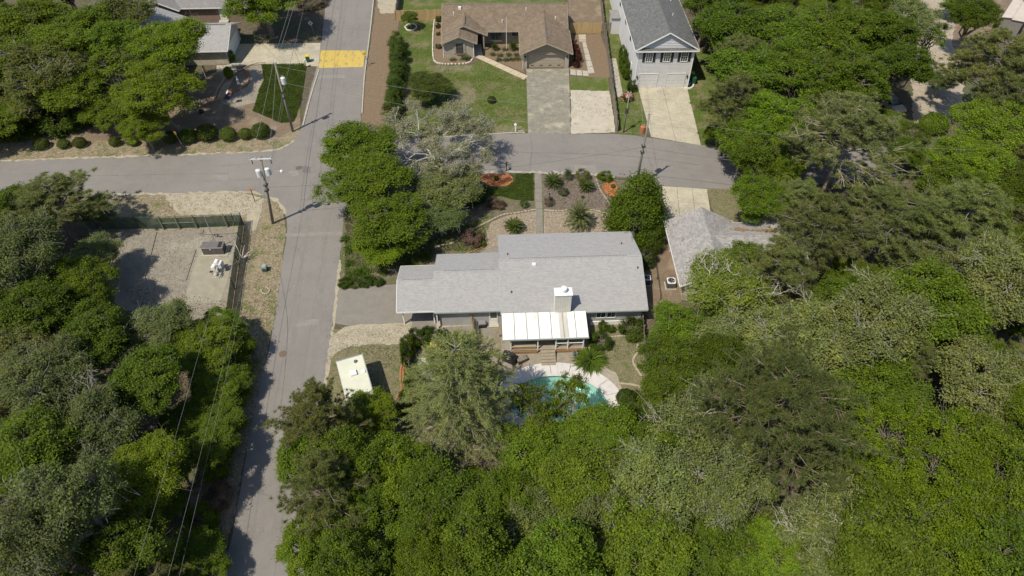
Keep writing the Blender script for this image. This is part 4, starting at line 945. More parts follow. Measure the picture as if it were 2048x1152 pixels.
def palm(seed, nf=44, Lf=1.2, stem=.35, droop=.75, blades=30, bw=.05, bl=.26, rise=.9):
    """sago or pindo palm: arching fronds with leaflets on both sides"""
    rng = np.random.default_rng(seed); thin = []; PL, DL, LL = [], [], []
    for i in range(nf):
        a = i * 2.39996; el = rise * (1 - i / nf) + .12; L = Lf * rng.uniform(.85, 1.1); p = np.array([0, 0, stem]); d = np.array([math.cos(a) * math.cos(el), math.sin(a) * math.cos(el), math.sin(el)]); pts = [p]
        for k in range(6):
            p = p + d * L / 6; d = unit(d + np.array([0, 0, -droop / 6 * (.6 + .25 * k)])); pts.append(p)
        for k in range(6): thin.append((pts[k], pts[k + 1], .014, .009))
        side = np.array([-math.sin(a), math.cos(a), 0])
        for k in range(blades):
            t = .12 + .88 * k / blades; x = t * 6; j = min(5, int(x)); q = pts[j] + (pts[j + 1] - pts[j]) * (x - j); fd = unit(pts[j + 1] - pts[j])
            for s in (-1, 1): PL.append(q); DL.append(unit(side * s * .9 + fd * .6 + np.array([0, 0, .3]))); LL.append(bl * (1 - abs(t - .45) * .9) * rng.uniform(.85, 1.1))
    LV, LF = needles(rng, np.array(PL), np.array(DL), np.array(LL), bw); wood = [((0, 0, -.05), (0, 0, stem), .14, .12)]
    return finish('palm', wood, thin, LV, LF, Lf * .84, stem, stem + Lf * .6)
def tuft(seed, n=70, L=.6, W=.05, spread=.9):
    rng = np.random.default_rng(seed); D = unit(rng.normal(size=(n, 3)) * np.array([spread, spread, .3]) + np.array([0, 0, .8])); P = np.stack([rng.normal(size=n) * .07, rng.normal(size=n) * .07, np.zeros(n)], 1)
    # two-piece bent blades
    S = unit(np.cross(D, np.array([[0, 0, 1.]]) + rng.normal(size=(n, 3)) * .2)); l = (L * rng.uniform(.7, 1.15, n))[:, None]; mid = P + D * l * .6; D2 = unit(D + np.array([0, 0, -.7])); tipp = mid + D2 * l * .45
    V = np.empty((n, 4, 3)); V[:, 0] = P; V[:, 1] = mid + S * W / 2; V[:, 2] = tipp; V[:, 3] = mid - S * W / 2
    p = Proto(); p.name = 'tuft'; p.R = L * .8; p.H = L; p.zc = L * .4; p.trunk = None; p.crown = np_mesh('tuft_blades', V.reshape(-1, 3), np.arange(4 * n).reshape(n, 4), LEAF); return p

OAK = [broadleaf(s, nl=16 + s % 5, flat=f) for s, f in ((11, .8), (12, .72), (13, .88), (14, .78))]
FINE = [broadleaf(s, nl=20, ncl=380, lpc=115, ls=.145, flat=f, clump=.11) for s, f in ((21, .8), (22, .95))]
BRANCHY = [broadleaf(s, nl=17, ncl=310, lpc=105, ls=.155, flat=.75, branchy=.3, tip=.03, clump=.13, dead=3, deadr=.032) for s in (31, 32, 33)]
LIMBY = broadleaf(34, nl=16, ncl=280, lpc=95, ls=.155, flat=.72, branchy=.3, tip=.03, clump=.135, dead=5, deadr=.075)
SPARSE = [broadleaf(s, nl=12, ncl=125, lpc=90, ls=.2, flat=.6, branchy=.4, clump=.13, tip=.02) for s in (41, 42)]
BIGFINE = broadleaf(23, R=8.0, H=12.5, nl=34, ncl=1050, lpc=105, ls=.165, flat=.55, clump=.065)
BIGPINE = pine(54, R=7.6, H=17, nb=70, tufts=4300, npt=36, nl=.34, base=.5)
PINE = [pine(51), pine(52, R=3.9, H=15, nb=40), pine(53, R=4.6, H=18, nb=54, tufts=1500, base=.5)]
CYP = cypress(61); BARE = [bare(71)]
HOLLY = dense(81, 2.6, 7.5, 26000, .17, 110, 'cone'); SPIRE = [dense(82 + k, .95, 3.4, 5200, .11, 46, 'spire', .0) for k in range(3)]
BUSH = [dense(86 + k, 1.3, 1.9, 6500, .13, 34, 'ball', .0) for k in range(3)]
BALL = [ball(91), ball(92)]; SAGO = palm(95, rise=1.0); PINDO = palm(96, 52, 1.9, .6, 1.35, 36, .055, .36, 1.3); TUFT = tuft(97); YUCCA = tuft(98, 60, .85, .07, 1.1); FERN = tuft(99, 420, 1.0, .045, 1.3)

GB, GM, GD, GO = (.124, .182, .014), (.109, .161, .015), (.066, .098, .013), (.16, .19, .055)
PN = (.158, .182, .053)
TREES = []          # (x, y, R) of every placed tree
KB = (.2, .17, .135, 1); KL = (.38, .36, .31, 1)
_rt = random.Random(77)
def hue(col, jit):
    b = _rt.uniform(1 - jit, 1 + jit); h = _rt.uniform(-.05, .05); return (col[0] * b * (1 + h), col[1] * b * (1 - h * .3), col[2] * b)
def plant_at(name, pr, loc, R, H, col, label, cat, group=None, rot=None, bark=KB, jit=.1, parts=('trunk', 'crown')):
    """one plant: an empty at its foot with trunk and crown; R crown radius, H full height"""
    t = thing(name, loc, label, cat, _rt.uniform(0, 6.28) if rot is None else rot, group)
    t.scale = (R / pr.R, R / pr.R, H / pr.H)
    for nm, me, c in ((parts[0], pr.trunk, bark), (parts[1], pr.crown, (*hue(col, jit), 1))):
        if me: o = bpy.data.objects.new(nm, me); o.color = c; link(o, t)
    return t
def tree(kind, px, py, wpx, zc, col, label, cat='tree', group=None, name=None, hz=None, bark=KB, rot=None, jit=.1, lean=0.0):
    """crown seen at photo pixel (px, py), wpx wide, with its middle zc metres up; its foot stands below on the ground"""
    pr = kind if not isinstance(kind, list) else kind[_rt.randrange(len(kind))]
    p = G(px, py, zc); R = wpx / 2 * depth(p) / FPX; H = hz if hz else zc * pr.H / pr.zc
    TREES.append((p.x, p.y, R)); foot = p.y - zc * math.tan(lean)          # a leaning trunk stands further off than its crown
    if lean: rot = 0.0
    t = plant_at(name or {'broadleaf': 'broadleaf_tree', 'pine': 'pine_tree', 'cypress': 'cypress_tree', 'bare_tree': 'grey_tree'}.get(pr.name, 'tree'), pr, (p.x, foot, 0), R, H / math.cos(lean), col, label, cat, group, rot, bark, jit)
    t.rotation_euler.x = -lean
    return t

# ------------------------------------------------------------------ trees one can tell apart
WL = 'woods beside the screened utility yard and the lower street'
tree(OAK[0], 716, 290, 165, 5.6, GM, 'dark glossy oak spreading over the street corner beside the grey leafless tree', hz=8)
tree(OAK[2], 775, 440, 165, 4.4, GM, 'dark green oak in the garden between the street and carport', hz=7)
tree(SPARSE[0], 692, 375, 120, 4.6, GM, 'loose-limbed oak leaning out over the street junction', hz=6.6)
tree(OAK[1], 742, 362, 150, 5.2, (.105, .16, .014), 'tall dense oak rising in the middle of the street corner trees', hz=7.6)
tree(OAK[3], 770, 492, 120, 2.2, GB, 'low bright green tree growing behind the carport roof', hz=3.8)
tree(BARE[0], 862, 282, 210, 4.6, (.24, .255, .16), 'leafless pale grey tree at the street corner of the garden', hz=8.0, bark=(.52, .5, .45, 1))
tree(BRANCHY[2], 880, 438, 105, 2.4, (.125, .165, .05), 'low pale olive bush tree above the winding stone edging', hz=4, bark=KL)
tree(BRANCHY[0], 890, 380, 150, 3.0, (.15, .172, .055), 'pale olive tree with grey limbs beside the orange mulch ring', hz=5, bark=KL)
tree(HOLLY, 1275, 418, 118, 3.6, (.098, .142, .012), 'dense cone-shaped evergreen between the grey house and its neighbour', hz=8.2)
tree(CYP, 922, 805, 235, 6.0, (.225, .27, .085), 'tall feathery pale green cypress in the fenced back yard', hz=13.5, bark=(.27, .26, .19, 1))
tree(SPARSE[0], 1068, 820, 110, 4.6, GB, 'thin-leaved oak leaning out over the pool steps', hz=6.4, lean=.75)
tree(SPARSE[1], 1140, 804, 95, 4.8, GB, 'loose green tree leaning far over the turquoise pool', hz=6.6, lean=.8)
tree(OAK[1], 1195, 885, 180, 4.6, GM, 'leafy green oak at the foot of the pool', hz=6.4)
tree(OAK[2], 1088, 882, 135, 4.4, GB, 'rounded oak hiding the trunks of the leaning pool trees', hz=6.2)
tree(SPARSE[1], 1040, 895, 120, 5.0, GM, 'loose oak with showing limbs between cypress and pool', hz=7)
tree(OAK[0], 1085, 930, 190, 6.0, GB, 'broad oak behind the pool trees', hz=8.4)
tree(PINE[2], 632, 838, 190, 8.0, PN, 'large tufted pine standing between the trailer and the street', hz=11)
tree(OAK[3], 735, 832, 110, 4.0, GB, 'small bright oak drooping over the end of the travel trailer', hz=5.8)
tree(PINE[1], 640, 980, 190, 8.0, PN, 'tufted pine overhanging the lower street', hz=11)
tree(OAK[2], 792, 930, 150, 6.0, GB, 'bright green oak in front of the feathery cypress', hz=8.4)
tree(BIGPINE, 1560, 830, 330, 12, (.135, .166, .055), 'huge dark pine with its thick bare trunk showing', hz=17, bark=(.24, .19, .14, 1))
tree(BIGFINE, 1850, 960, 350, 8.5, (.118, .186, .011), 'very broad fresh green tree in the deep woods', hz=12)
tree(FINE[1], 290, 940, 165, 7.5, (.13, .185, .013), 'bright star-shaped green tree rising over the left woods', hz=10)
tree(LIMBY, 1650, 1085, 220, 7, (.165, .198, .062), 'oak with long bleached bare limbs above its leaves', hz=11, bark=(.5, .46, .38, 1))
tree(LIMBY, 1395, 862, 200, 7.5, (.165, .198, .064), 'olive oak with pale forked limbs along the yard fence', hz=10.5, bark=(.45, .41, .34, 1))
tree(LIMBY, 1452, 578, 180, 6.2, (.145, .2, .03), 'grey-limbed green tree spreading over the neighbour roof', hz=9, bark=(.45, .42, .36, 1))
tree(PINE[2], 1690, 275, 270, 10, (.16, .188, .065), 'flat-topped pine with long crooked bare limbs above the parked car', hz=14, bark=(.34, .29, .23, 1))
tree(PINE[0], 1990, 130, 210, 9.5, PN, 'wide dark pine beside the dirt track', hz=13)
tree(FINE[0], 526, 6, 165, 5.4, (.13, .185, .013), 'bright yellow-green tree beside the upper street', hz=9)
tree(FINE[1], 345, 100, 150, 7.4, (.128, .182, .013), 'bright fine-leaved tree shading the beige brick house', hz=12)
tree(FINE[1], 322, 190, 160, 5.8, (.125, .18, .013), 'bright fine-leaved tree hanging over the roadside shrubs', hz=9.6)
tree(SPARSE[0], 255, 130, 150, 6.0, GM, 'open-crowned tree with the grey roof showing through it', hz=8.6)
tree(BALL[0], 1870, 246, 58, 1.2, GB, 'small round bright bush at the edge of the dirt track', 'shrub', hz=2.6, name='round_shrub')
tree(OAK[1], 858, 175, 92, 1.9, (.075, .1, .02), 'low wide dark green shrub tree on the front lawn', hz=3.3)
tree(OAK[0], 820, 36, 40, 1.9, (.1, .14, .024), 'small young tree in a ring of white stones', hz=3)
TW2 = [(60, 40, 160, 'o'), (170, 55, 150, 'o'), (85, 130, 165, 'b'), (228, 78, 140, 'o'), (150, 175, 150, 'o'), (35, 200, 150, 'b'), (250, 18, 120, 'b'), (215, 220, 110, 'o'), (285, 250, 100, 'f'), (-60, 120, 170, 'o'), (-40, 240, 150, 'o'), (-80, 20, 170, 'o'), (120, -40, 170, 'o'), (-30, 60, 150, 'b'), (110, 100, 140, 'f'), (20, 120, 140, 'o')]
for x, y, w_, k in TW2:
    tree({'o': OAK, 'b': BRANCHY, 'f': FINE}[k], x, y, w_, 7.6 if y < 140 else 5.6 if y < 200 else 3.8, {'o': GM, 'b': (.125, .145, .034), 'f': GB}[k], {'o': 'leafy green tree in the grove round the beige brick house', 'b': 'olive grey-limbed tree in the grove round the beige brick house', 'f': 'fine-leaved bright tree in the grove behind the roadside verge'}[k], group={'o': 'leafy grove trees by the brick house', 'b': 'olive grove trees by the brick house', 'f': 'fine-leaved grove trees'}[k], bark=KL if k == 'b' else KB)
for x, y, w_ in ((45, 245, 100), (120, 243, 80), (10, 250, 90), (150, 230, 80)):
    tree(BUSH, x, y, w_, 1.2, GD, 'dark evergreen bush under the grove beside the verge', 'shrub', 'dark bushes under the grove', 'dark_bush', hz=2.6)
# ---- woods: majors by hand, then a fill of the gaps
KINDS = {'o': (OAK, GM, KB), 'f': (FINE, GB, KB), 'b': (BRANCHY, GO, (.36, .34, .29, 1)), 'p': (PINE, PN, KB), 's': (SPARSE, GM, KB)}
WORD = {'o': 'leafy green oak', 'f': 'bright fine-leaved tree', 'b': 'olive oak with pale showing limbs', 'p': 'tufted pine', 's': 'open-crowned oak'}
PLACE = {'L': 'left woods', 'M': 'lower tree belt', 'R': 'right woods', 'T': 'woods by the dirt track'}
MARKS = {'L': [('the green screened fence', 260, 470), ('the star-shaped bright tree', 290, 940), ('the lower street edge', 440, 760), ('the overhead wires', 350, 1080), ('the far left pines', 60, 440), ('the side street', 20, 390)],
         'M': [('the feathery cypress', 920, 940), ('the tufted pine by the lower street', 640, 1000), ('the pool oaks', 1130, 960), ('the lower street bend', 610, 1140)],
         'R': [('the back yard picket fence', 1310, 800), ('the huge dark pine', 1560, 870), ('the very broad fresh green tree', 1850, 980), ('the bleached-limbed oak', 1650, 1110), ('the neighbour house roof', 1450, 560), ('the dirt track bush', 1890, 320), ('the crooked-limbed pine', 1690, 350)],
         'T': [('the two-storey house', 1400, 90), ('the side street end', 1510, 330), ('the parked car', 1790, 200), ('the pale outbuilding', 1980, 60), ('the crooked-limbed pine', 1660, 250), ('the dirt track', 1850, 80)]}
def wlabel(k, reg, p, R):
    m = min(MARKS[reg], key=lambda q: (G(q[1], q[2], 5) - Vector((p[0], p[1], 5))).length)[0]
    return ('small ' if R < 2.9 else 'broad ' if R > 4.1 else '') + WORD[k] + ' growing close to ' + m
def wood_tree(k, reg, x, y, w_, zc, hz=None):
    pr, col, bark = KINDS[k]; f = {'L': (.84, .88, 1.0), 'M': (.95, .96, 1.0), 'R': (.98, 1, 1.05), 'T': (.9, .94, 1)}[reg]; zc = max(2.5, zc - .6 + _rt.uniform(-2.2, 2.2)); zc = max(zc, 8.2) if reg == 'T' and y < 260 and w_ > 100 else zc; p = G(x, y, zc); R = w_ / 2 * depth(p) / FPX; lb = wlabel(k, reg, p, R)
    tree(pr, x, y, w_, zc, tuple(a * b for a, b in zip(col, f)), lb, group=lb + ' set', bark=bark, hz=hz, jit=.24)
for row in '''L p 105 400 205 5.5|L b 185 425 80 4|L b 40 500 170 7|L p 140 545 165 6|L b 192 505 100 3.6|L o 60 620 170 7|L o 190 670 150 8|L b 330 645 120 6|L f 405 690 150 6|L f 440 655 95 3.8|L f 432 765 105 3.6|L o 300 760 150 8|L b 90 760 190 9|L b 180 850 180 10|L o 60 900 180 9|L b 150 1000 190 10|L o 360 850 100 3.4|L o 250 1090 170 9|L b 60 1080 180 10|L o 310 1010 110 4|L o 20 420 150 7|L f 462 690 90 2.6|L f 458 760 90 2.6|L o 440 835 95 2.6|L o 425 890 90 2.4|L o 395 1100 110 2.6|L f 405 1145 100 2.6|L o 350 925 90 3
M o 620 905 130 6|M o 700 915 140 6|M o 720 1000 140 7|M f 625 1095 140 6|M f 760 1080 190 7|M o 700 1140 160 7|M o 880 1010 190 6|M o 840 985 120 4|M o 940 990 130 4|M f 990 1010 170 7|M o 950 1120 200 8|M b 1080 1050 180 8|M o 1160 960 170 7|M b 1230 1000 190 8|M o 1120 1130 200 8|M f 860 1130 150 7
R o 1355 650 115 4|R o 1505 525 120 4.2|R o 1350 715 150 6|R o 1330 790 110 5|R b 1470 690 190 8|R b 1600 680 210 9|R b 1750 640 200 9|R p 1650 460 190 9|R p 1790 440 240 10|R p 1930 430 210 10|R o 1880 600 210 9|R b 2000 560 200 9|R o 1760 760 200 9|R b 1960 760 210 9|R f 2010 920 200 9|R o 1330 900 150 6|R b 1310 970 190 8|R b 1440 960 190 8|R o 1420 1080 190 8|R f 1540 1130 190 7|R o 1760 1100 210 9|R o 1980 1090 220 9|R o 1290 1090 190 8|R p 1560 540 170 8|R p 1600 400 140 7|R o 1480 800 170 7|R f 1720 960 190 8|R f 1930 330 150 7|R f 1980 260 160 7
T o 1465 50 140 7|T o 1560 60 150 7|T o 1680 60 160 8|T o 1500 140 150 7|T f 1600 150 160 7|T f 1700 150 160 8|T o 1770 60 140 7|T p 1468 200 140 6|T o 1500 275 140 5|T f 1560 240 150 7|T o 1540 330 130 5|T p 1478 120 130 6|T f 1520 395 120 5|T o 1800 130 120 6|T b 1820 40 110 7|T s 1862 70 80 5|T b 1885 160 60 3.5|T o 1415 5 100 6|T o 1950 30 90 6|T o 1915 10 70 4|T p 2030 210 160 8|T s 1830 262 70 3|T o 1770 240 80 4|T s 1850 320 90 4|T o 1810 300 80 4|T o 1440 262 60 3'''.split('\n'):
    for e in row.split('|'):
        a = e.split(); wood_tree(a[1], a[0], float(a[2]), float(a[3]), float(a[4]), float(a[5]))
def inside(p, poly):
    c = False; n = len(poly)
    for i in range(n):
        (x0, y0), (x1, y1) = poly[i][:2], poly[(i + 1) % n][:2]
        if (y0 > p[1]) != (y1 > p[1]) and p[0] < (x1 - x0) * (p[1] - y0) / (y1 - y0) + x0: c = not c
    return c
FILL = [('L', [(-200, 440), (150, 440), (190, 560), (280, 640), (390, 640), (360, 700), (330, 850), (280, 980), (270, 1200), (220, 1330), (-260, 1330)], 'obfop'),
        ('M', [(600, 960), (760, 960), (900, 1010), (1240, 960), (1280, 1330), (600, 1330)], 'offob'),
        ('R', [(1360, 640), (1480, 620), (1620, 500), (1780, 420), (1960, 330), (2230, 300), (2300, 1330), (1250, 1330), (1330, 900)], 'oobofp'),
        ('T', [(1420, -60), (1790, -90), (1800, 130), (1700, 230), (1600, 330), (1520, 350), (1450, 160)], 'oofp')]
rf = random.Random(9)
for reg, poly, kinds in FILL:
    W = [G(x, y, 6.5) for x, y in poly]; x0, x1 = min(p.x for p in W), max(p.x for p in W); y0, y1 = min(p.y for p in W), max(p.y for p in W)
    y = y0
    while y < y1:
        x = x0
        while x < x1:
            p = (x + rf.uniform(-1.2, 1.2), y + rf.uniform(-1.2, 1.2)); R = rf.uniform(2.4, 3.6)
            if inside(p, W) and not any((p[0] - a) ** 2 + (p[1] - b) ** 2 < (.5 * (r + R)) ** 2 for a, b, r in TREES):
                k = rf.choice(kinds); zc = rf.uniform(3.8, 7.2); pr, col, bark = KINDS[k]; pr = rf.choice(pr); TREES.append((p[0], p[1], R)); f = rf.uniform(.75, 1.05)
                plant_at({'p': 'pine_tree'}.get(k, 'broadleaf_tree'), pr, (p[0], p[1], 0), R, zc * pr.H / pr.zc, tuple(c * f for c in col), wlabel(k, reg, p, R), 'tree', wlabel(k, reg, p, R) + ' set', None, bark, .22)
            x += 3.4
        y += 3.4

# ------------------------------------------------------------------ shrubs, palms, beds
for i, (x, y, w_) in enumerate(((81, 286, 31), (125, 285, 27), (158, 283, 28), (228, 281, 25), (265, 281, 20), (340, 275, 30), (376, 272, 34), (415, 268, 40), (456, 269, 33), (490, 266, 31), (522, 263, 36))):
    lab = 'clipped round shrub in the row along the roadside verge'
    p = G(x, y, .7); R = w_ / 2 * depth(p) / FPX; plant_at('round_shrub', BALL[i % 2], (p.x, p.y, 0), R * _rt.uniform(.9, 1.15), R * _rt.uniform(1.3, 1.7), (.095, .13, .024), lab, 'shrub', 'clipped round shrubs along the verge', jit=.22, parts=('stem', 'foliage'))
for i, (x, y) in enumerate(((794, 88), (797, 102), (799, 118), (797, 133), (798, 149), (795, 164), (794, 180), (791, 196), (788, 212), (784, 230))):
    p = G(x, y + 10, .0); plant_at('hedge_conifer', SPIRE[i % 3], (p.x, p.y, 0), 1.3, 3.0, (.066, .1, .018), 'dark conifer in the hedge row between straw strip and lawn', 'shrub', 'conifers of the hedge row', parts=('stem', 'foliage'))
def small(pr, x, y, wpx, col, name, label, cat, h=None, group=None, parts=('stem', 'foliage'), z=0.02, bark=KB):
    p = G(x, y, z); R = wpx / 2 * depth(p) / FPX; return plant_at(name, pr, (p.x, p.y, 0), R, h or R * pr.H / pr.R, col, label, cat, group, None, bark, .1, parts)
FR = ('trunk', 'fronds'); GS = (.07, .11, .018)
small(SAGO, 1028, 460, 38, GS, 'sago_palm', 'sago palm alone in the left pebble bed', 'palm', parts=FR)
small(SAGO, 1106, 370, 36, GS, 'sago_palm', 'larger sago palm in the dark mulch by the front walk', 'palm', parts=FR)
small(SAGO, 1172, 378, 32, GS, 'sago_palm', 'sago palm by the diagonal edge of the dark mulch bed', 'palm', parts=FR)
small(PINDO, 1157, 452, 56, (.16, .185, .07), 'pindo_palm', 'pale arching palm in the right pebble bed', 'palm', parts=FR, h=2.6)
small(PINDO, 1135, 358, 22, (.14, .165, .08), 'pindo_palm', 'small pale palm behind the dark mulch bed', 'palm', parts=FR, h=1.2)
small(SAGO, 990, 100, 15, GS, 'sago_palm', 'sago palm beside the bay window of the brown house', 'palm', parts=FR, h=1.0)
small(SAGO, 1026, 100, 18, GS, 'sago_palm', 'sago palm against the garage side of the entry bed', 'palm', parts=FR, h=1.2)
for x, y in ((985, 110), (1000, 112), (1018, 111), (1033, 111), (998, 121), (1012, 121), (1024, 120), (1035, 119), (1010, 100)):
    small(TUFT, x, y, 15, (.1, .125, .05), 'grass_clump', 'grassy clump in the straw bed before the brown house entry', 'plant', group='grassy clumps in the entry bed')
small(YUCCA, 906, 120, 16, (.13, .15, .05), 'yucca', 'pale spiky yucca below the front window', 'plant'); small(YUCCA, 930, 119, 22, (.055, .09, .02), 'yucca', 'dark spiky yucca beside the red flower', 'plant')
small(BALL[0], 941, 117, 5, (.5, .05, .04), 'flower_clump', 'small red flower clump at the corner of the white edged bed', 'flower', h=.4)
for x, y, w_, c in ((878, 42, 13, GD), (876, 55, 11, (.06, .075, .03)), (877, 70, 9, GD), (877, 96, 12, (.1, .12, .06))):
    small(BUSH[0], x, y, w_, c, 'garden_bush', 'small bush along the side wall bed of the brown house', 'shrub', group='bushes along the side wall bed')
small(BALL[1], 983, 204, 18, (.05, .08, .018), 'round_shrub', 'little round shrub alone on the front lawn', 'shrub')
for x, y, w_ in ((1247, 118, 20), (1246, 132, 20), (1248, 146, 21), (1252, 158, 18)): small(BUSH[1], x, y, w_, (.08, .125, .014), 'hedge_bush', 'bright hedge bush along the two-storey house side wall', 'shrub', 2.2, 'hedge bushes along the two-storey house')
small(BUSH[2], 1263, 182, 19, (.06, .095, .018), 'hedge_bush', 'dark round bush at the corner of the two-storey house', 'shrub', 1.7)
small(BUSH[1], 1254, 199, 24, (.06, .09, .02), 'flowering_bush', 'pink flowering bush at the end of the side walk', 'shrub', .9)
fl = np.random.default_rng(3); fp_ = G(1254, 199); n = 260; d = unit(fl.normal(size=(n, 3))); d[:, 2] = abs(d[:, 2]); P = d * np.array([.85, .8, .72]) + np.array([fp_.x, fp_.y, .22])
V, F = leaves(fl, P, unit(d + np.array([0, 0, .4])), .16, .14); o = bpy.data.objects.new('pink_blossom', np_mesh('pink_blossom', V, F, m_pinkflower)); C.objects.link(o); o['kind'] = 'stuff'; tag(o, 'pink blossom on the bush at the side walk end', 'blossom')
for x, y in ((1148, 100), (1152, 112), (1156, 124), (1152, 134)): small(BUSH[2], x, y, 15, (.09, .03, .025), 'red_shrub', 'dark red shrub along the garage side wall', 'shrub', 1.6, 'dark red shrubs by the garage')
small(BUSH[0], 1319, 173, 7, GM, 'potted_plant', 'small plant between the twin garage doors', 'plant', .6)
small(BUSH[0], 462, 122, 20, GB, 'corner_shrub', 'bright bush at the driveway corner of the beige house', 'shrub', 1.9); small(BUSH[1], 474, 72, 14, GD, 'corner_shrub', 'dark bush behind the garage gable beside a teal bin', 'shrub', 1.5)
small(BALL[0], 460, 156, 19, GB, 'garden_tree', 'small round topiary beside the brick entry path', 'shrub', 2.0)
small(BUSH[1], 1300, 500, 44, (.066, .1, .015), 'side_bush', 'green bush beside the grey house right gable', 'shrub', 3.2); small(BUSH[2], 1290, 530, 36, (.085, .11, .03), 'side_bush', 'paler bush below the cone evergreen', 'shrub', 2.4)
small(FERN, 1180, 722, 62, (.095, .145, .02), 'fern_clump', 'big drooping fern clump beside the porch', 'plant', 1.3)
small(BUSH[0], 1200, 690, 44, (.06, .095, .016), 'porch_bush', 'leafy bush behind the porch fern', 'shrub', 1.5); small(BUSH[1], 1262, 668, 52, (.075, .11, .018), 'wall_bush', 'large bush below the right bedroom wall', 'shrub', 1.7)
small(BUSH[2], 1206, 658, 20, GM, 'wall_bush', 'small bush under the bedroom window', 'shrub', 1.0); small(BUSH[2], 1222, 662, 16, GD, 'wall_bush', 'tiny bush between window and corner bush', 'shrub', .8)
small(BALL[1], 1250, 802, 40, (.062, .1, .014), 'round_shrub', 'paler clipped shrub beside the pool deck', 'shrub', 1.5); small(BUSH[0], 1270, 828, 62, (.055, .085, .014), 'hedge_bush', 'dark clipped bush mass at the yard fence corner', 'shrub', 2.4); small(BUSH[1], 1262, 862, 60, (.055, .085, .014), 'hedge_bush', 'dark bush under the pool oak by the fence', 'shrub', 2.2)
small(BALL[0], 993, 359, 11, GD, 'mulch_shrub', 'tiny dark shrub in the middle of the large orange mulch ring', 'shrub'); small(BALL[1], 1226, 374, 10, (.12, .13, .05), 'mulch_shrub', 'tiny pale shrub in the small orange mulch ring', 'shrub')
small(BALL[1], 945, 398, 62, (.05, .082, .014), 'round_shrub', 'wide dark domed shrub beside the planted bed', 'shrub', 1.4)
for x, y, w_, c in ((1000, 415, 22, (.2, .13, .1)), (985, 412, 26, (.17, .13, .1)), (1049, 412, 18, (.1, .15, .05)), (1126, 388, 20, (.13, .16, .07)), (1131, 391, 9, (.16, .12, .08)), (1098, 408, 20, (.17, .15, .11)), (946, 485, 40, (.16, .11, .085)), (963, 490, 18, GM), (1165, 358, 28, (.17, .19, .06)), (1165, 396, 7, GD), (1212, 359, 24, GB), (1202, 356, 16, GB)):
    small(BUSH[int(x) % 3], x, y, w_, c, 'garden_plant', 'low mixed plant in the front garden beds of the grey house', 'plant', None, 'low mixed plants in the front garden')
for x, y, w_ in ((695, 565, 30), (705, 548, 26), (725, 545, 30), (740, 558, 26), (820, 530, 30), (700, 528, 22), (765, 545, 24), (850, 512, 26), (690, 480, 22), (700, 500, 26)):
    small(TUFT if w_ < 28 else FERN, x, y, w_, (.075, .12, .018), 'garden_fern', 'strappy green clump in the garden strip before the driveway', 'plant', .7, 'strappy clumps in the garden strip')
for x, y, w_ in ((690, 570, 26), (712, 570, 26), (734, 568, 26), (756, 567, 24)): small(BUSH[int(w_ + x) % 3], x, y, w_, (.06, .095, .016), 'low_hedge', 'low clipped hedge bush edging the asphalt driveway', 'shrub', .7, 'low hedge bushes edging the driveway')
small(YUCCA, 541, 226, 22, (.05, .075, .02), 'spiky_plant', 'dark spiky plant at the point of the ivy bed', 'plant', .8)
# ivy grown over the back yard fence and hedge below it
for i, (x, y, w_) in enumerate(((820, 690, 34), (835, 680, 36), (852, 677, 34), (870, 678, 34), (888, 680, 30), (818, 706, 28), (816, 722, 24))):
    small(BUSH[i % 3], x, y + 8, w_, (.062, .1, .012), 'ivy_mound', 'thick ivy mound over the plank fence of the back yard', 'ivy', 2.0, 'ivy mounds over the plank fence')
for i, (x, y, w_) in enumerate(((825, 760, 34), (828, 780, 38), (822, 800, 40), (842, 795, 40), (816, 822, 40))):
    small(BUSH[i % 3], x, y, w_, (.075, .12, .012), 'brick_edge_bush', 'green bush behind the orange brick edging', 'shrub', 1.6, 'bushes behind the brick edging')
for x, y, w_, c, l in ((1355, 250, 26, GD, 'a'), (1409, 262, 22, GD, 'a')):
    pass
for i, (x, y, w_) in enumerate(((482, 705, 56), (478, 750, 60), (474, 800, 60), (464, 850, 60), (452, 900, 60), (438, 945, 56), (412, 1050, 60), (420, 1105, 66), (400, 1140, 66))):
    small(BUSH[i % 3], x, y, w_, (.11, .165, .015), 'roadside_bush', 'leafy bush along the wooded edge of the lower street', 'shrub', 2.3, 'bushes along the wooded street edge')
small(BUSH[0], 440, 1000, 60, (.17, .14, .1), 'dry_brush', 'tangle of dry brown brush beside the lower street', 'shrub', 1.2); small(BUSH[2], 625, 10, 60, (.17, .145, .1), 'dry_brush', 'dry grey brush by the upper street', 'shrub', 1.6)

def poly_points(rng, px, n, z=0.0):
    W = [G(x, y) for x, y in px]; x0, x1 = min(p.x for p in W), max(p.x for p in W); y0, y1 = min(p.y for p in W), max(p.y for p in W); out = []
    A = 0
    for i in range(len(W)): a, b = W[i], W[(i + 1) % len(W)]; A += a.x * b.y - b.x * a.y
    m = int(abs(A) / 2 * n)
    while len(out) < m:
        p = (rng.uniform(x0, x1), rng.uniform(y0, y1))
        if inside(p, W): out.append((p[0], p[1], z))
    return np.array(out)
def carpet(name, label, cat, px, dens, ls, hmax, col, seed, m=None, flat=.6):
    rng = np.random.default_rng(seed); P = poly_points(rng, px, dens); n = len(P)
    h = hmax * (.55 + .45 * np.sin(P[:, 0] * 2.1 + seed) * np.cos(P[:, 1] * 1.7)); P[:, 2] = .02 + rng.random(n) ** .5 * np.maximum(h, .04)
    V, F = leaves(rng, P, unit(rng.normal(size=(n, 3)) * flat + np.array([0, 0, .8])), ls * rng.uniform(.7, 1.3, n), ls * .6)
    o = bpy.data.objects.new(name, np_mesh(name, V, F, m or LEAF)); C.objects.link(o); o.color = (*col, 1); o['kind'] = 'stuff'; return tag(o, label, cat)
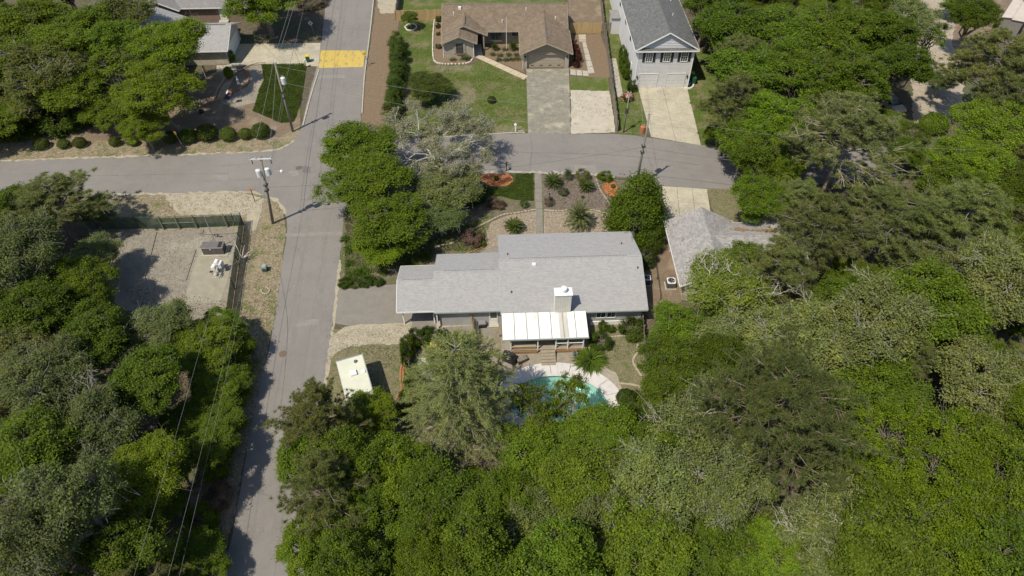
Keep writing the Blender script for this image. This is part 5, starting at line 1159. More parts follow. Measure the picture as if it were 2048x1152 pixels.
def blades(name, label, px, dens, L, col, seed, w_=.03):
    rng = np.random.default_rng(seed); P = poly_points(rng, px, dens); n = len(P); k = 3
    keep = np.sin(P[:, 0] * .9 + seed) + np.cos(P[:, 1] * .8 + seed * 2) + rng.normal(size=n) * .7 > -.7; P = np.repeat(P[keep], k, 0); n = len(P); P[:, :2] += rng.normal(size=(n, 2)) * .04; P[:, 2] = .01
    V, F = needles(rng, P, unit(rng.normal(size=(n, 3)) * .55 + np.array([0, 0, .8])), L * rng.uniform(.6, 1.3, n), w_)
    o = bpy.data.objects.new(name, np_mesh(name, V, F, LEAF)); C.objects.link(o); o.color = (*col, 1); o['kind'] = 'stuff'; return tag(o, label, 'grass')
IVY = [(523, 130), (608, 128), (612, 138), (602, 205), (588, 244), (562, 246), (505, 222), (512, 205), (518, 180), (528, 160)]
carpet('ground_cover', 'dark leafy ground cover between driveway and upper street', 'ground cover', IVY, 330, .13, .3, (.07, .105, .016), 1)
carpet('ground_cover', 'leafy ground cover filling the bed left of the front walk', 'ground cover', [(1030, 349), (1067, 347), (1068, 402), (1030, 400), (1000, 392), (960, 402), (915, 412), (925, 382), (950, 366), (962, 372), (985, 377), (1012, 376), (1031, 362)], 330, .12, .28, (.072, .11, .016), 2)
carpet('ground_cover', 'patchy green ground cover under the garden trees', 'ground cover', [(690, 420), (860, 480), (960, 440), (975, 470), (960, 500), (870, 505), (860, 528), (800, 535), (690, 560)], 120, .14, .2, (.09, .13, .02), 3)
carpet('ground_cover', 'weedy strip right of the dark mulch bed', 'ground cover', [(1190, 352), (1232, 356), (1236, 430), (1226, 412), (1203, 380)], 60, .11, .16, (.08, .12, .02), 4)
carpet('leaf_litter', 'scattered dry leaf litter under the left woods', 'leaf litter', [(240, 570), (440, 600), (560, 600), (480, 960), (440, 1150), (370, 1150), (420, 800)], 16, .14, .04, (.2, .155, .1), 5)
carpet('weeds', 'patch of weeds in the side yard by the pool', 'weeds', [(1225, 690), (1262, 690), (1262, 720), (1228, 722)], 35, .12, .12, (.075, .115, .02), 6)
carpet('weeds', 'weeds on the verge in front of the travel trailer', 'weeds', [(690, 690), (800, 684), (812, 720), (770, 740), (740, 715), (690, 705)], 22, .12, .1, (.09, .115, .03), 7)
m_peb = M('loose_pebble', (.37, .305, .225), (.24, .195, .14), 9, .9, island=.45); m_chip = M('bark_chip', (.17, .135, .105), (.1, .08, .062), 9, .9, island=.5); m_grv = M('loose_gravel', (.27, .24, .19), (.17, .15, .12), 9, .9, island=.22)
carpet('loose_pebbles', 'loose tan pebbles filling the bed right of the front walk', 'pebbles', [(1089, 424), (1180, 422), (1228, 432), (1228, 478), (1089, 478)], 110, .12, .05, (1, 1, 1), 21, m_peb, .25)
carpet('loose_pebbles', 'loose tan pebbles filling the curved bed left of the front walk', 'pebbles', [(1071, 423), (1012, 433), (984, 446), (971, 468), (973, 498), (1071, 490)], 110, .12, .05, (1, 1, 1), 22, m_peb, .25)
carpet('bark_chips', 'dark bark chips over the mulch bed by the front walk', 'mulch', [(1087, 352), (1190, 351), (1200, 380), (1222, 412), (1180, 418), (1088, 417)], 60, .16, .05, (1, 1, 1), 23, m_chip, .3)
carpet('loose_gravel', 'loose stones over the utility yard', 'gravel', [(245, 462), (470, 456), (484, 462), (474, 530), (400, 495), (368, 604), (300, 620), (240, 600)], 30, .11, .04, (1, 1, 1), 24, m_grv, .3)
carpet('loose_gravel', 'loose stones on the sandy apron beside the driveway', 'gravel', [(663, 674), (720, 652), (822, 650), (820, 672), (740, 688), (655, 718)], 30, .1, .04, (1, 1, 1), 25, m_grv, .3)
carpet('chalk_stones', 'pale and dark stones over the chalky pad', 'gravel', [(1143, 182), (1218, 184), (1225, 225), (1226, 240), (1143, 235)], 7, .12, .04, (1, 1, 1), 26, m_chip, .3)
blades('lawn_grass', 'mown lawn grass before the brown house', [(800, 40), (868, 38), (868, 130), (945, 130), (960, 120), (1052, 158), (1055, 262), (860, 274), (775, 272), (783, 180)], 40, .12, (.095, .125, .022), 11)
blades('dry_grass', 'dry grass tufts on the verge round the utility yard', [(200, 392), (480, 388), (560, 410), (570, 470), (550, 600), (520, 760), (500, 760), (490, 640), (490, 450), (270, 432)], 16, .14, (.19, .165, .09), 12)
blades('dry_grass', 'dry grass around the travel trailer', [(650, 650), (820, 665), (815, 790), (700, 850), (645, 800)], 18, .12, (.17, .155, .08), 13)
blades('dry_grass', 'dry grass in the side yard beside the pool', [(1190, 690), (1285, 680), (1292, 770), (1240, 780), (1215, 750), (1185, 730)], 22, .12, (.16, .15, .075), 14)
blades('dry_grass', 'dry grass of the neighbour front yard', [(1412, 378), (1500, 380), (1550, 430), (1470, 450), (1424, 420)], 20, .12, (.17, .16, .075), 15)
blades('narrow_grass', 'green grass either side of the two-storey house', [(1376, 100), (1420, 100), (1470, 250), (1480, 298), (1404, 291), (1372, 180)], 24, .12, (.09, .125, .022), 16)
blades('narrow_grass', 'green grass strip along the grey side fence', [(1225, 100), (1240, 90), (1262, 170), (1292, 272), (1238, 268)], 24, .12, (.09, .125, .022), 17)
blades('verge_grass', 'straw-coloured grass on the verge below the round shrubs', [(0, 292), (300, 285), (560, 278), (560, 296), (400, 307), (0, 321)], 14, .13, (.21, .175, .1), 18)

# stone edgings, stone by stone
def edging(name, label, px, m, size=(.3, .16, .16), cat='edging'):
    pts = densify(smooth_poly([G(x, y) for x, y in px]), size[0], 0, random.Random(2), False); t = thing(name, pts[0], label, cat); r_ = random.Random(len(px))
    me = MB().box(-size[0] * .47, size[0] * .47, -size[1] / 2, size[1] / 2, 0, size[2]).mesh('stone', m); o0 = pts[0]
    for a, b in zip(pts, pts[1:]):
        o = bpy.data.objects.new('stone', me); link(o, t); o.location = (a + b) / 2 - o0; o.rotation_euler = (r_.uniform(-.06, .06), r_.uniform(-.06, .06), math.atan2(b.y - a.y, b.x - a.x) + r_.uniform(-.1, .1)); s = r_.uniform(.85, 1.15); o.scale = (s, s, s)
    return t
edging('bed_edging', 'white stone edging round the bed of the brown house', [(869, 38), (866, 70), (866, 112), (873, 126), (900, 129), (935, 127), (945, 119)], m_whitestone)
edging('tree_ring', 'ring of white stones round the young lawn tree', [(810, 55), (815, 61), (826, 61), (833, 56), (830, 50), (818, 49), (810, 55)], m_whitestone, (.28, .18, .15))
edging('bed_edging', 'stone edging between dark mulch and pebbles', [(1088, 421), (1115, 423), (1150, 420), (1185, 421), (1210, 428), (1228, 436)], m_stone, (.34, .2, .15))
edging('bed_edging', 'curved stone edging round the left pebble bed', [(1072, 420), (1040, 426), (1005, 431), (980, 443)], m_stone, (.34, .2, .15))
edging('bed_edging', 'winding stone edging through the shady garden', [(980, 443), (955, 455), (930, 470), (905, 487), (870, 495)], m_stone, (.34, .2, .15))
edging('bed_edging', 'diagonal stone edging of the dark mulch bed', [(1192, 358), (1200, 380), (1212, 398), (1224, 414)], m_stone, (.3, .16, .12))
edging('brick_edging', 'orange brick edging of the narrow bed by the travel trailer', [(805, 725), (801, 745), (801, 762), (803, 780), (796, 792), (792, 800)], m_terra, (.24, .14, .12))
edging('brick_edging', 'brick edging beside the path at the carport back', [(932, 508), (955, 500), (975, 490)], m_terra, (.24, .12, .12))
edging('garden_wall_edging', 'curved terracotta brick edging in the left gravel garden', [(488, 140), (497, 150), (498, 164), (494, 170), (470, 185), (440, 200), (415, 208), (400, 215)], m_terra, (.26, .16, .2))
edging('garden_wall_edging', 'dark curved brick edging beside the brick entry path', [(485, 140), (470, 150), (452, 162), (440, 178), (432, 200)], m_brick_red, (.26, .14, .18))
edging('garden_wall_edging', 'small rocks along the driveway edge of the gravel garden', [(488, 138), (500, 131), (515, 127), (530, 126)], m_stone, (.24, .16, .14))
edging('yard_edging', 'pale winding stone edging along the side yard fence', [(1275, 690), (1274, 706), (1268, 716), (1266, 726), (1274, 740), (1282, 752)], m_stone, (.3, .2, .12))
edging('yard_edging', 'straight stone edging below the side yard grass', [(1240, 768), (1262, 770), (1285, 776)], m_stone, (.3, .2, .12))
edging('yard_edging', 'stone edging at the front of the wall bed', [(1190, 672), (1220, 674), (1250, 672)], m_stone, (.3, .16, .1))
sheet('gravel_garden', [(500, 133), (525, 129), (530, 150), (520, 180), (510, 205), (470, 215), (440, 205), (470, 188), (496, 172), (499, 150)], m_gravel, .014, .06)
sheet('orange_mulch_strip', [(803, 726), (816, 724), (818, 740), (808, 745), (808, 780), (800, 796), (796, 794), (803, 778), (802, 745)], m_orange, .014, .03)

# ------------------------------------------------------------------ pool
pool = thing('swimming_pool', (PC.x, PC.y, 0), 'turquoise oval swimming pool with pale concrete deck', 'pool')
def OV(k, a, e=0.0): x, y = oval(k, a, e); return x - PC.x, y - PC.y
NSL = 18
for k in range(NSL):
    mb = MB(); a0, a1 = 2 * PI * (k + .012) / NSL, 2 * PI * (k + .988) / NSL; inn, out_ = [], []
    for j in range(6):
        a = a0 + (a1 - a0) * j / 5; inn.append(OV(1, a)); out_.append(OV(1, a, 1.45))
    poly = inn + out_[::-1]; mb.prism(poly, 'z', .0, .07); mb.obj('deck_slab', m_pooldeck, pool)
mb = MB(); N = 64
for r, z in ((1.0, -.02), (1.0, -1.0), (.9, -1.35), (.45, -1.6), (.02, -1.65)):
    for k in range(N): mb.v.append((*OV(r, 2 * PI * k / N, .02 if r == 1 else 0), z))
for i in range(4):
    for k in range(N): mb.f.append((i * N + k, i * N + (k + 1) % N, (i + 1) * N + (k + 1) % N, (i + 1) * N + k))
mb.obj('basin', m_basin, pool, smooth=True)
mb = MB(); mb.quad(*[(*OV(1, 2 * PI * k / N, .01), -.14) for k in range(N)]); mb.obj('water', m_water, pool)
mb = MB()
for k in range(N):
    a, b = 2 * PI * k / N, 2 * PI * (k + 1) / N; mb.quad((*OV(1, a, -.12), .085), (*OV(1, b, -.12), .085), (*OV(1, b, .12), .085), (*OV(1, a, .12), .085)); mb.quad((*OV(1, a, -.12), .02), (*OV(1, b, -.12), .02), (*OV(1, b, -.12), .085), (*OV(1, a, -.12), .085))
mb.obj('coping', m_pooldeck, pool)
hp_ = G(1054, 752) - PC; hr_ = MB()
for d in (0, .45): hr_.tube([(hp_.x + d * .6, hp_.y + .5 + d, .05), (hp_.x + d * .6, hp_.y + .45 + d, .8), (hp_.x + .15 + d * .6, hp_.y + .2 + d, .95), (hp_.x + .35 + d * .6, hp_.y - .3 + d, .7), (hp_.x + .45 + d * .6, hp_.y - .55 + d, -.4)], .028, 8)
hr_.obj('ladder_rail', m_galv, pool, smooth=True)

# ------------------------------------------------------------------ travel trailer
a0 = G(674, 718, 2.8); b0 = G(720.5, 704, 2.8); mid = (a0 + b0) / 2; ang = math.atan2(b0.y - a0.y, b0.x - a0.x)
tt = thing('travel_trailer', (mid.x, mid.y, 0), 'cream-roofed travel trailer parked on the dry grass', 'trailer', ang - R_(1))
Wt, Lt = 2.4, 6.2
prof = [(0, .55), (0, 2.45), (-.12, 2.68), (-.35, 2.8), (-Lt + .4, 2.8), (-Lt + .1, 2.6), (-Lt, 2.2), (-Lt, .75), (-Lt + .4, .5)]
MB().prism(prof, 'x', -Wt / 2, Wt / 2).obj('body', m_alu, tt)
rp = [(-.36, 2.803), (-.36, 2.83), (-Lt + .42, 2.83), (-Lt + .42, 2.803)]
MB().prism(rp, 'x', -Wt / 2 + .02, Wt / 2 - .02).obj('roof', m_cream, tt)
MB().prism([(-.0, 2.46), (-.12, 2.7), (-.355, 2.82), (-.355, 2.803), (-.13, 2.67), (-.02, 2.44)], 'x', -Wt / 2, Wt / 2).obj('end_cap', m_alu, tt)
for s in (-1, 1): MB().box(s * Wt / 2 - .03 * (s < 0), s * Wt / 2 + .03 * (s > 0), -Lt + .4, -.2, 2.72, 2.78).obj('awning_rail', m_tank, tt)
MB().prism([(-.3, 2.83), (.3, 2.83), (.26, 3.06), (-.26, 3.08)], 'y', -2.5, -1.95).obj('air_conditioner', m_white, tt)
mv = MB(); mv.lathe([(.17, 2.83), (.14, 2.98), (.05, 3.02), (0, 3.02)], 10, (.45, -.95, 0)); mv.obj('roof_vent', m_ridgevent, tt)
MB().box(.72, 1.02, -2.5, -2.1, 2.83, 2.95).obj('roof_hatch', m_white, tt)
for s in (-1, 1):
    for y in (-2.9, -3.7):
        w_ = MB(); w_.tube([(s * (Wt / 2 - .2), y, .35), (s * (Wt / 2 + .02), y, .35)], .35, 18); wh = w_.obj('wheel', m_rubber, tt); r_ = MB(); r_.tube([(s * (Wt / 2 + .0), y, .35), (s * (Wt / 2 + .03), y, .35)], .2, 14); r_.obj('rim', m_galv, wh)
    for y0, y1 in ((-1.7, -.8), (-4.8, -3.9)):
        MB().box(s * Wt / 2 - .02, s * Wt / 2 + .02, y0, y1, 1.4, 2.0).obj('window', m_glass, tt)
MB().box(-.6, .6, -.01, .02, 1.35, 2.0).obj('window', m_glass, tt)
MB().box(-.5, .5, -Lt - 1.1, -Lt + .2, .42, .5).obj('tow_frame', m_black, tt); MB().box(-.08, .08, -Lt - 1.3, -Lt - 1.0, 0, .5).obj('tow_jack', m_black, tt)
for x in (-.9, .8):
    for y in (-.5, -Lt + .7): MB().box(x, x + .1, y - .05, y + .05, 0, .56).obj('stabiliser', m_black, tt)

# ------------------------------------------------------------------ parked car in the woods
pc = G(1798, 232); car = thing('parked_car', pc, 'pale dusty car parked under the pine by the dirt track', 'car', R_(14))
cp = MB(); cw = .88
body = [(0, .35), (0, .72), (.15, .86), (1.15, 1.0), (4.3, 1.02), (4.55, .9), (4.6, .45), (4.4, .3), (.2, .28)]
MB().prism(body, 'x', -cw, cw).obj('body', M('dusty_beige_paint', (.5, .46, .38), (.4, .36, .29), 3, .5), car)
cab = [(1.1, 1.0), (1.75, 1.45), (3.7, 1.47), (4.35, 1.02)]; mb = MB(); n = len(mb.v)
lo = [(x * 1, y, z) for x, (y, z) in ((-.84, cab[0]), (.84, cab[0]), (.84, cab[3]), (-.84, cab[3]))]; hi = [(-.66, *cab[1]), (.66, *cab[1]), (.66, *cab[2]), (-.66, *cab[2])]
mb.v += lo + hi; mb.f += [(0, 1, 5, 4), (1, 2, 6, 5), (2, 3, 7, 6), (3, 0, 4, 7), (4, 5, 6, 7)]; cb_ = mb.obj('cabin', m_glass, car)
MB().prism([(-.68, 1.44), (.68, 1.44), (.62, 1.5), (-.62, 1.5)], 'y', 1.8, 3.68).obj('roof', M('dusty_grey_paint', (.3, .28, .25)), car)
for s in (-1, 1):
    for y in (.85, 3.7):
        w_ = MB(); w_.tube([(s * .68, y, .32), (s * .9, y, .32)], .32, 18); wh = w_.obj('wheel', m_rubber, car); r_ = MB(); r_.tube([(s * .89, y, .32), (s * .92, y, .32)], .2, 14); r_.obj('rim', m_galv, wh)
    MB().box(s * .72 - .14, s * .72 + .14, -.02, .1, .6, .76).obj('headlight', m_tank, car)
    MB().box(s * .95 - .1, s * .95 + .1, 1.55, 1.68, .98, 1.12).obj('mirror', m_black, car)
MB().box(-.87, .87, -.08, .0, .36, .55).obj('bumper', m_black, car)
for s in (-.3, .35): MB().bar((s - .3, 1.35, 1.17), (s + .25, 1.2, 1.1), .02, .02).obj('wiper', m_black, car)

# ------------------------------------------------------------------ utility poles and wires
def insul(mb, p): mb.lathe([(.03, 0), (.07, .05), (.05, .1), (.08, .15), (.03, .22), (0, .22)], 8, p)
def pole(px, py, h, label, lean=(0, 0), arm=None, tanks=(), tank_m=None, light=None, r=.17):
    b = G(px, py); t = thing('utility_pole', b, label, 'utility pole'); top = Vector((lean[0], lean[1], h))
    MB().tube([(0, 0, -.1), tuple(top * .5), tuple(top)], [r, r * .85, r * .65], 12).obj('shaft', m_pole, t, smooth=True)
    tp = lambda z: top * (z / h)
    if arm:
        a = MB(); d = Vector((math.cos(arm), math.sin(arm), 0)) * 1.2; c_ = tp(h - .25); a.bar(c_ - d + Vector((0, -.12, 0)), c_ + d + Vector((0, -.12, 0)), .1, .12); ar = a.obj('crossarm', m_tank, t)
        for s in (-.95, -.4, .95): i_ = MB(); insul(i_, c_ + d * s + Vector((0, -.12, .06))); i_.obj('insulator', m_galv, ar)
        for s in (-.8, .85): MB().bar(c_ + d * s + Vector((0, -.12, -.06)), c_ + d * s + Vector((0, -.12, -.6)), .07, .07).obj('fuse_cutout', m_black, ar)
    else:
        for s in (-.18, .18): i_ = MB(); insul(i_, tp(h) + Vector((s, 0, -.05))); i_.obj('insulator', m_galv, t)
    for dx, dy, z in tanks:
        k = MB(); c_ = tp(z) + Vector((dx, dy, 0)); k.lathe([(.26, -.45), (.3, -.42), (.3, .38), (.24, .46), (.1, .5), (0, .5)], 14, c_); tk = k.obj('transformer', tank_m or m_tank, t, smooth=False)
        for s in (-.1, .1): i_ = MB(); i_.lathe([(.03, .48), (.05, .55), (.035, .62), (.05, .68), (.02, .76)], 8, c_ + Vector((s, 0, 0))); i_.obj('bushing', m_galv, tk)
        MB().bar(tp(z), c_, .08, .12).obj('bracket', m_galv, tk)
    if light:
        z, dx, dy = light; c_ = tp(z); e = c_ + Vector((dx, dy, .35)); MB().tube([c_, c_.lerp(e, .6) + Vector((0, 0, .15)), e], .03, 6).obj('lamp_arm', m_galv, t)
        l = MB(); l.lathe([(.05, .1), (.16, .02), (.2, -.1), (.14, -.2), (0, -.22)], 12, e); l.obj('street_lamp', m_tank, t)
    for z in (h * .52, h * .6): MB().box(tp(z).x - .22, tp(z).x + .22, tp(z).y - .22, tp(z).y + .22, z - .05, z + .05).obj('cable_clamp', m_black, t)
    return lambda z: b + tp(z)
P1 = pole(546, 447, 9.6, 'weathered pole with twin grey transformers at the street junction', (1.15, -.1), R_(3), ((-.45, -.1, 7.5), (.5, .05, 7.6)), None, (7.1, 1.9, .35))
P2 = pole(586, 263, 10.0, 'weathered pole with a grey transformer at the ivy bed corner', (.1, 0), None, ((.5, 0, 7.6),))
P3 = pole(1271, 378, 10.6, 'weathered pole with a rusty orange transformer behind the cone evergreen', (.15, 0), None, ((-.45, 0, 8.6),), m_rust)
P4 = pole(1247, 265, 6.0, 'slim grey pole in the grass strip by the side fence', (.05, 0), None, (), None, None, .1)
def wire(label, a, b, sag, r=.014, m=None, n=16):
    mb = MB(); a, b = Vector(a), Vector(b); mb.tube([a.lerp(b, i / n) - Vector((0, 0, sag * 4 * (i / n) * (1 - i / n))) for i in range(n + 1)], r, 5)
    return tag(mb.obj('overhead_wire', m or m_wire_bright, smooth=True), label, 'wire', 'overhead wires')
OV_ = Vector
SPx = G(225, 1420, 9.2); NPx = G(640, -210, 9.6); EPx = G(1950, 300, 10)
for k, (dx, z) in enumerate(((-1.1, 9.5), (1.1, 9.5))):
    wire('thin bright wire from the transformer pole over the left woods', P1(9.4) + OV_((dx, -.1, .25)), SPx + OV_((dx, 0, 0)), .8, .007)
wire('dark cable from the transformer pole over the left woods', P1(5.6), SPx - OV_((-.3, 0, 3.6)), .7, .015, m_wire)
for dx in (-.9, .9): wire('thin bright wire between the two street poles', P1(9.4) + OV_((dx, -.1, .25)), P2(10.0) + OV_((dx * .2, 0, .15)), .35, .014)
wire('thick dark cable between the two street poles', P1(5.6), P2(5.9), .3, .022, m_wire); wire('lower dark cable between the two street poles', P1(5.0), P2(5.3), .35, .013, m_wire)
for dx in (-.18, .18): wire('thin bright wire from the ivy bed pole along the upper street', P2(10) + OV_((dx, 0, .15)), NPx + OV_((dx * 3, 0, 0)), .8, .014)
wire('thick dark cable from the ivy bed pole along the upper street', P2(5.9), NPx - OV_((0, 0, 3.6)), .5, .022, m_wire)
wire('upper wire from the ivy bed pole over the front lawn', P2(9.6), P3(10.4), .7, .009); wire('lower wire from the ivy bed pole over the front lawn', P2(7.4), P3(8.0), .8, .009); wire('cable from the transformer pole over the side street', P1(5.4), P3(6.2), .9, .02, m_wire)
wire('upper wire from the rusty transformer pole over the woods', P3(10.4), EPx, .8, .009); wire('lower cable from the rusty transformer pole over the woods', P3(6.2), EPx - OV_((0, 0, 3.6)), .8, .022, m_wire)
wire('service wire from the rusty transformer pole to the two-storey house', P3(7.2), G(1267, 176) + OV_((-.1, .6, 5.6)), .5, .014); wire('service wire from the rusty transformer pole to the slim pole', P3(6.0), P4(5.8), .3, .014, m_wire); wire('service wire from the rusty transformer pole to the grey house', P3(6.0), G(1262, 500, 3.4), .4, .014, m_wire)

# ------------------------------------------------------------------ signs, mailboxes, bins
def sign(px, py, h, label, plate, m, lean=0.0, post=m_wood, rot=0.0):
    b = G(px, py); t = thing('street_sign', b, label, 'sign', rot); MB().bar((0, 0, -.05), (lean, 0, h), .07, .07).obj('post', post, t); p = MB()
    if plate == 'diamond':
        s = .42; p.prism([(lean - s, h + .1), (lean, h - s + .1), (lean + s, h + .1), (lean, h + s + .1)], 'y', -.07, -.045)
    else: p.prism([(lean - plate[0], h), (lean + plate[0], h), (lean + plate[0], h + plate[1]), (lean - plate[0], h + plate[1])], 'y', -.07, -.045)
    return t, p.obj('plate', m, t)
m_signy = M('faded_yellow_sign', (.62, .5, .08), (.55, .44, .08), 3, .5); m_signp = M('pale_sign_back', (.48, .45, .36), (.42, .39, .31), 3, .5); m_signo = M('orange_sign', (.5, .27, .06), (.44, .23, .05), 3, .5)
def text(body, parent, loc, size, m, rz=0.0):
    cu = bpy.data.curves.new('lettering', 'FONT'); cu.body = body; cu.size = size; cu.align_x = 'CENTER'; cu.align_y = 'CENTER'; cu.extrude = .004
    o = bpy.data.objects.new('lettering', cu); link(o); bpy.context.view_layer.update(); me = bpy.data.meshes.new_from_object(o.evaluated_get(bpy.context.evaluated_depsgraph_get())); bpy.data.objects.remove(o)
    q = bpy.data.objects.new('lettering', me); me.materials.clear(); me.materials.append(m); link(q, parent); q.location = loc; q.rotation_euler = (PI / 2, 0, rz); return q
t, pl = sign(738, 132, 1.9, 'yellow diamond warning sign beside the speed hump', 'diamond', m_signy, -.35); text('HUMP', pl, (-.35, -.078, 2.0), .2, m_black)
t, pl = sign(630, 70, 1.9, 'pale diamond sign near the dry brush by the upper street', 'diamond', m_signp, -.3); MB().prism([(-.36, 1.8), (-.28, 1.8), (-.2, 2.1), (-.28, 2.2), (-.32, 2.1)], 'y', -.08, -.072).obj('arrow_mark', m_black, pl)
t, pl = sign(510, 403, 1.9, 'low brown-orange sign blade on a dark post at the street junction', (.42, .16), m_signo, 0, m_black)
t, pl = sign(368, 296, 2.1, 'small orange sign on a post among the round verge shrubs', (.14, .5), m_signo, -.3)
def mailbox(px, py, label, m, post):
    t = thing('mailbox', G(px, py), label, 'mailbox'); MB().box(-.06, .06, -.06, .06, -.05, 1.0).obj('post', post, t)
    a = [(.11 * math.cos(x * PI / 6), 1.12 + .11 * math.sin(x * PI / 6)) for x in range(7)]; MB().prism([(-.11, 1.0), (.11, 1.0)] + a, 'y', -.3, .25).obj('box', m, t); MB().box(.112, .125, -.1, .1, 1.12, 1.2).obj('flag', m_rust, t)
mailbox(612, 135, 'grey mailbox at the end of the left driveway', m_tank, m_wood); mailbox(1013, 342, 'dark mailbox post at the street edge of the garden', m_black, m_black)
t = thing('sign_post', G(1031, 264), 'white post by the kerb at the end of the front lawn', 'post'); MB().box(-.07, .07, -.07, .07, -.05, 1.3).obj('post', m_white, t); MB().box(-.2, .16, -.09, .09, 1.05, 1.22).obj('box', m_white, t); MB().lathe([(.09, 1.3), (.05, 1.38), (0, 1.4)], 8).obj('cap', m_white, t)
tag(MB().box(.3, 1.1, -.02, .12, 0, .22).obj('planter_kerb', m_stone), 'low stone planter kerb beside the white post', 'kerb').location = G(1031, 264)
def bin_(px, py, label, body, lid, rot=0.0, name='wheeled_bin'):
    t = thing(name, G(px, py), label, 'bin', rot)
    mb = MB(); n = [(-.25, -.28), (.25, -.28), (.25, .28), (-.25, .28)]; mb.v += [(x * .8, y * .8, .06) for x, y in n] + [(x * 1.1, y * 1.1, 1.0) for x, y in n]; mb.f += [(3, 2, 1, 0), (4, 5, 6, 7), (0, 1, 5, 4), (1, 2, 6, 5), (2, 3, 7, 6), (3, 0, 4, 7)]; mb.obj('bin_body', body, t)
    l = MB(); l.prism([(-.34, 1.005), (.34, 1.005), (.3, 1.08), (.0, 1.11), (-.3, 1.08)], 'y', -.33, .33); ld = l.obj('lid', lid, t); MB().box(-.2, .2, .33, .4, .95, 1.02).obj('handle', body, t)
    for s in (-1, 1): w_ = MB(); w_.tube([(s * .2, .22, .1), (s * .27, .22, .1)], .1, 12); w_.obj('wheel', m_rubber, t)
    return t, ld
m_bing = M('green_plastic', (.02, .1, .05), (.018, .085, .045), 3, .5); m_biny = M('yellow_plastic', (.62, .46, .06), (.55, .4, .05), 3, .5); m_teal = M('teal_plastic', (.02, .17, .15), (.02, .14, .13), 3, .5); m_blue = M('blue_plastic', (.03, .05, .2), (.025, .04, .17), 3, .5); m_cyan = M('light_blue_plastic', (.05, .25, .42), (.045, .22, .38), 3, .5)
bin_(617, 124, 'green wheeled bin with yellow lid at the driveway end', m_bing, m_biny, .1)
t, ld = bin_(869, 703, 'yellow-lidded bin inside the ivy-covered fence', m_bing, m_biny, .05); MB().box(-.12, .14, -.12, .1, 1.112, 1.125).obj('lid_label', m_tank, ld)
bin_(1383, 158, 'teal bin with yellow lid beside the two-storey garage', m_teal, m_biny); bin_(1386, 168, 'dark green bin in the shade of the two-storey house', m_bing, m_bing)
bin_(1325, 462, 'teal bin between the cone evergreen and the neighbour garage', m_teal, m_teal); bin_(1482, 303, 'light blue bin under the trees at the side street', m_cyan, m_cyan, .4); bin_(471, 62, 'teal bin behind the beige house gable', m_teal, m_teal)
t = thing('blue_planter', G(1376, 172), 'dark blue pot at the corner of the two-storey garage', 'planter'); MB().lathe([(.2, 0), (.28, .1), (.34, .5), (.3, .62), (.34, .66), (.28, .66), (.24, .5), (0, .48)], 14).obj('pot', m_blue, t)
edging('rock_ring', 'white rocks round the dark blue pot', [(1370, 176), (1376, 178), (1384, 176), (1387, 168), (1384, 162)], m_whitestone, (.3, .2, .16))
# air conditioners
def ac(px, py, label, s=.42, rot=0.0):
    t = thing('air_conditioner', G(px, py), label, 'air conditioner', rot); MB().box(-s - .12, s + .12, -s - .12, s + .12, 0, .08).obj('pad', m_kerb, t); MB().box(-s, s, -s, s, .08, .12).obj('base', m_black, t)
    for i in range(9):
        z = .13 + i * .075; b = MB()
        for x0, x1, y0, y1 in ((-s, s, -s, -s + .03), (-s, s, s - .03, s), (-s, -s + .03, -s + .031, s - .031), (s - .03, s, -s + .031, s - .031)): b.box(x0, x1, y0, y1, z, z + .05)
        b.obj('louvre', m_cabinet, t)
    MB().box(-s + .05, s - .05, -s + .05, s - .05, .12, .8).obj('coil', m_dark, t)
    tp = MB(); n = 20
    for k in range(n):
        a, b = 2 * PI * k / n, 2 * PI * (k + 1) / n; sq = lambda q: (lambda c, d, e: (c / e * s, d / e * s))(math.cos(q), math.sin(q), max(abs(math.cos(q)), abs(math.sin(q))))
        tp.quad((*sq(a), .86), (*sq(b), .86), (math.cos(b) * s * .8, math.sin(b) * s * .8, .88), (math.cos(a) * s * .8, math.sin(a) * s * .8, .88)); tp.quad((*sq(a), .8), (*sq(b), .8), (*sq(b), .86), (*sq(a), .86))
    tp.obj('top', m_tank, t); f = MB()
    for k in range(5): a = 2 * PI * k / 5; f.quad((.04 * math.cos(a), .04 * math.sin(a), .83), (.3 * math.cos(a - .25), .3 * math.sin(a - .25), .81), (.32 * math.cos(a + .25), .32 * math.sin(a + .25), .85))
    f.obj('fan', m_galv, t); g_ = MB()
    for r in (.1, .2, .3): g_.tube([(r * math.cos(2 * PI * k / 16), r * math.sin(2 * PI * k / 16), .885) for k in range(17)], .008, 4, False)
    g_.obj('grille', m_black, t); return t
ac(1340, 572, 'grey air conditioner beside the neighbour side wall', .45); ac(1292, 566, 'dark air conditioner tucked against the grey house gable wall', .4); ac(388, 38, 'pale air conditioner behind the red brick house', .42)

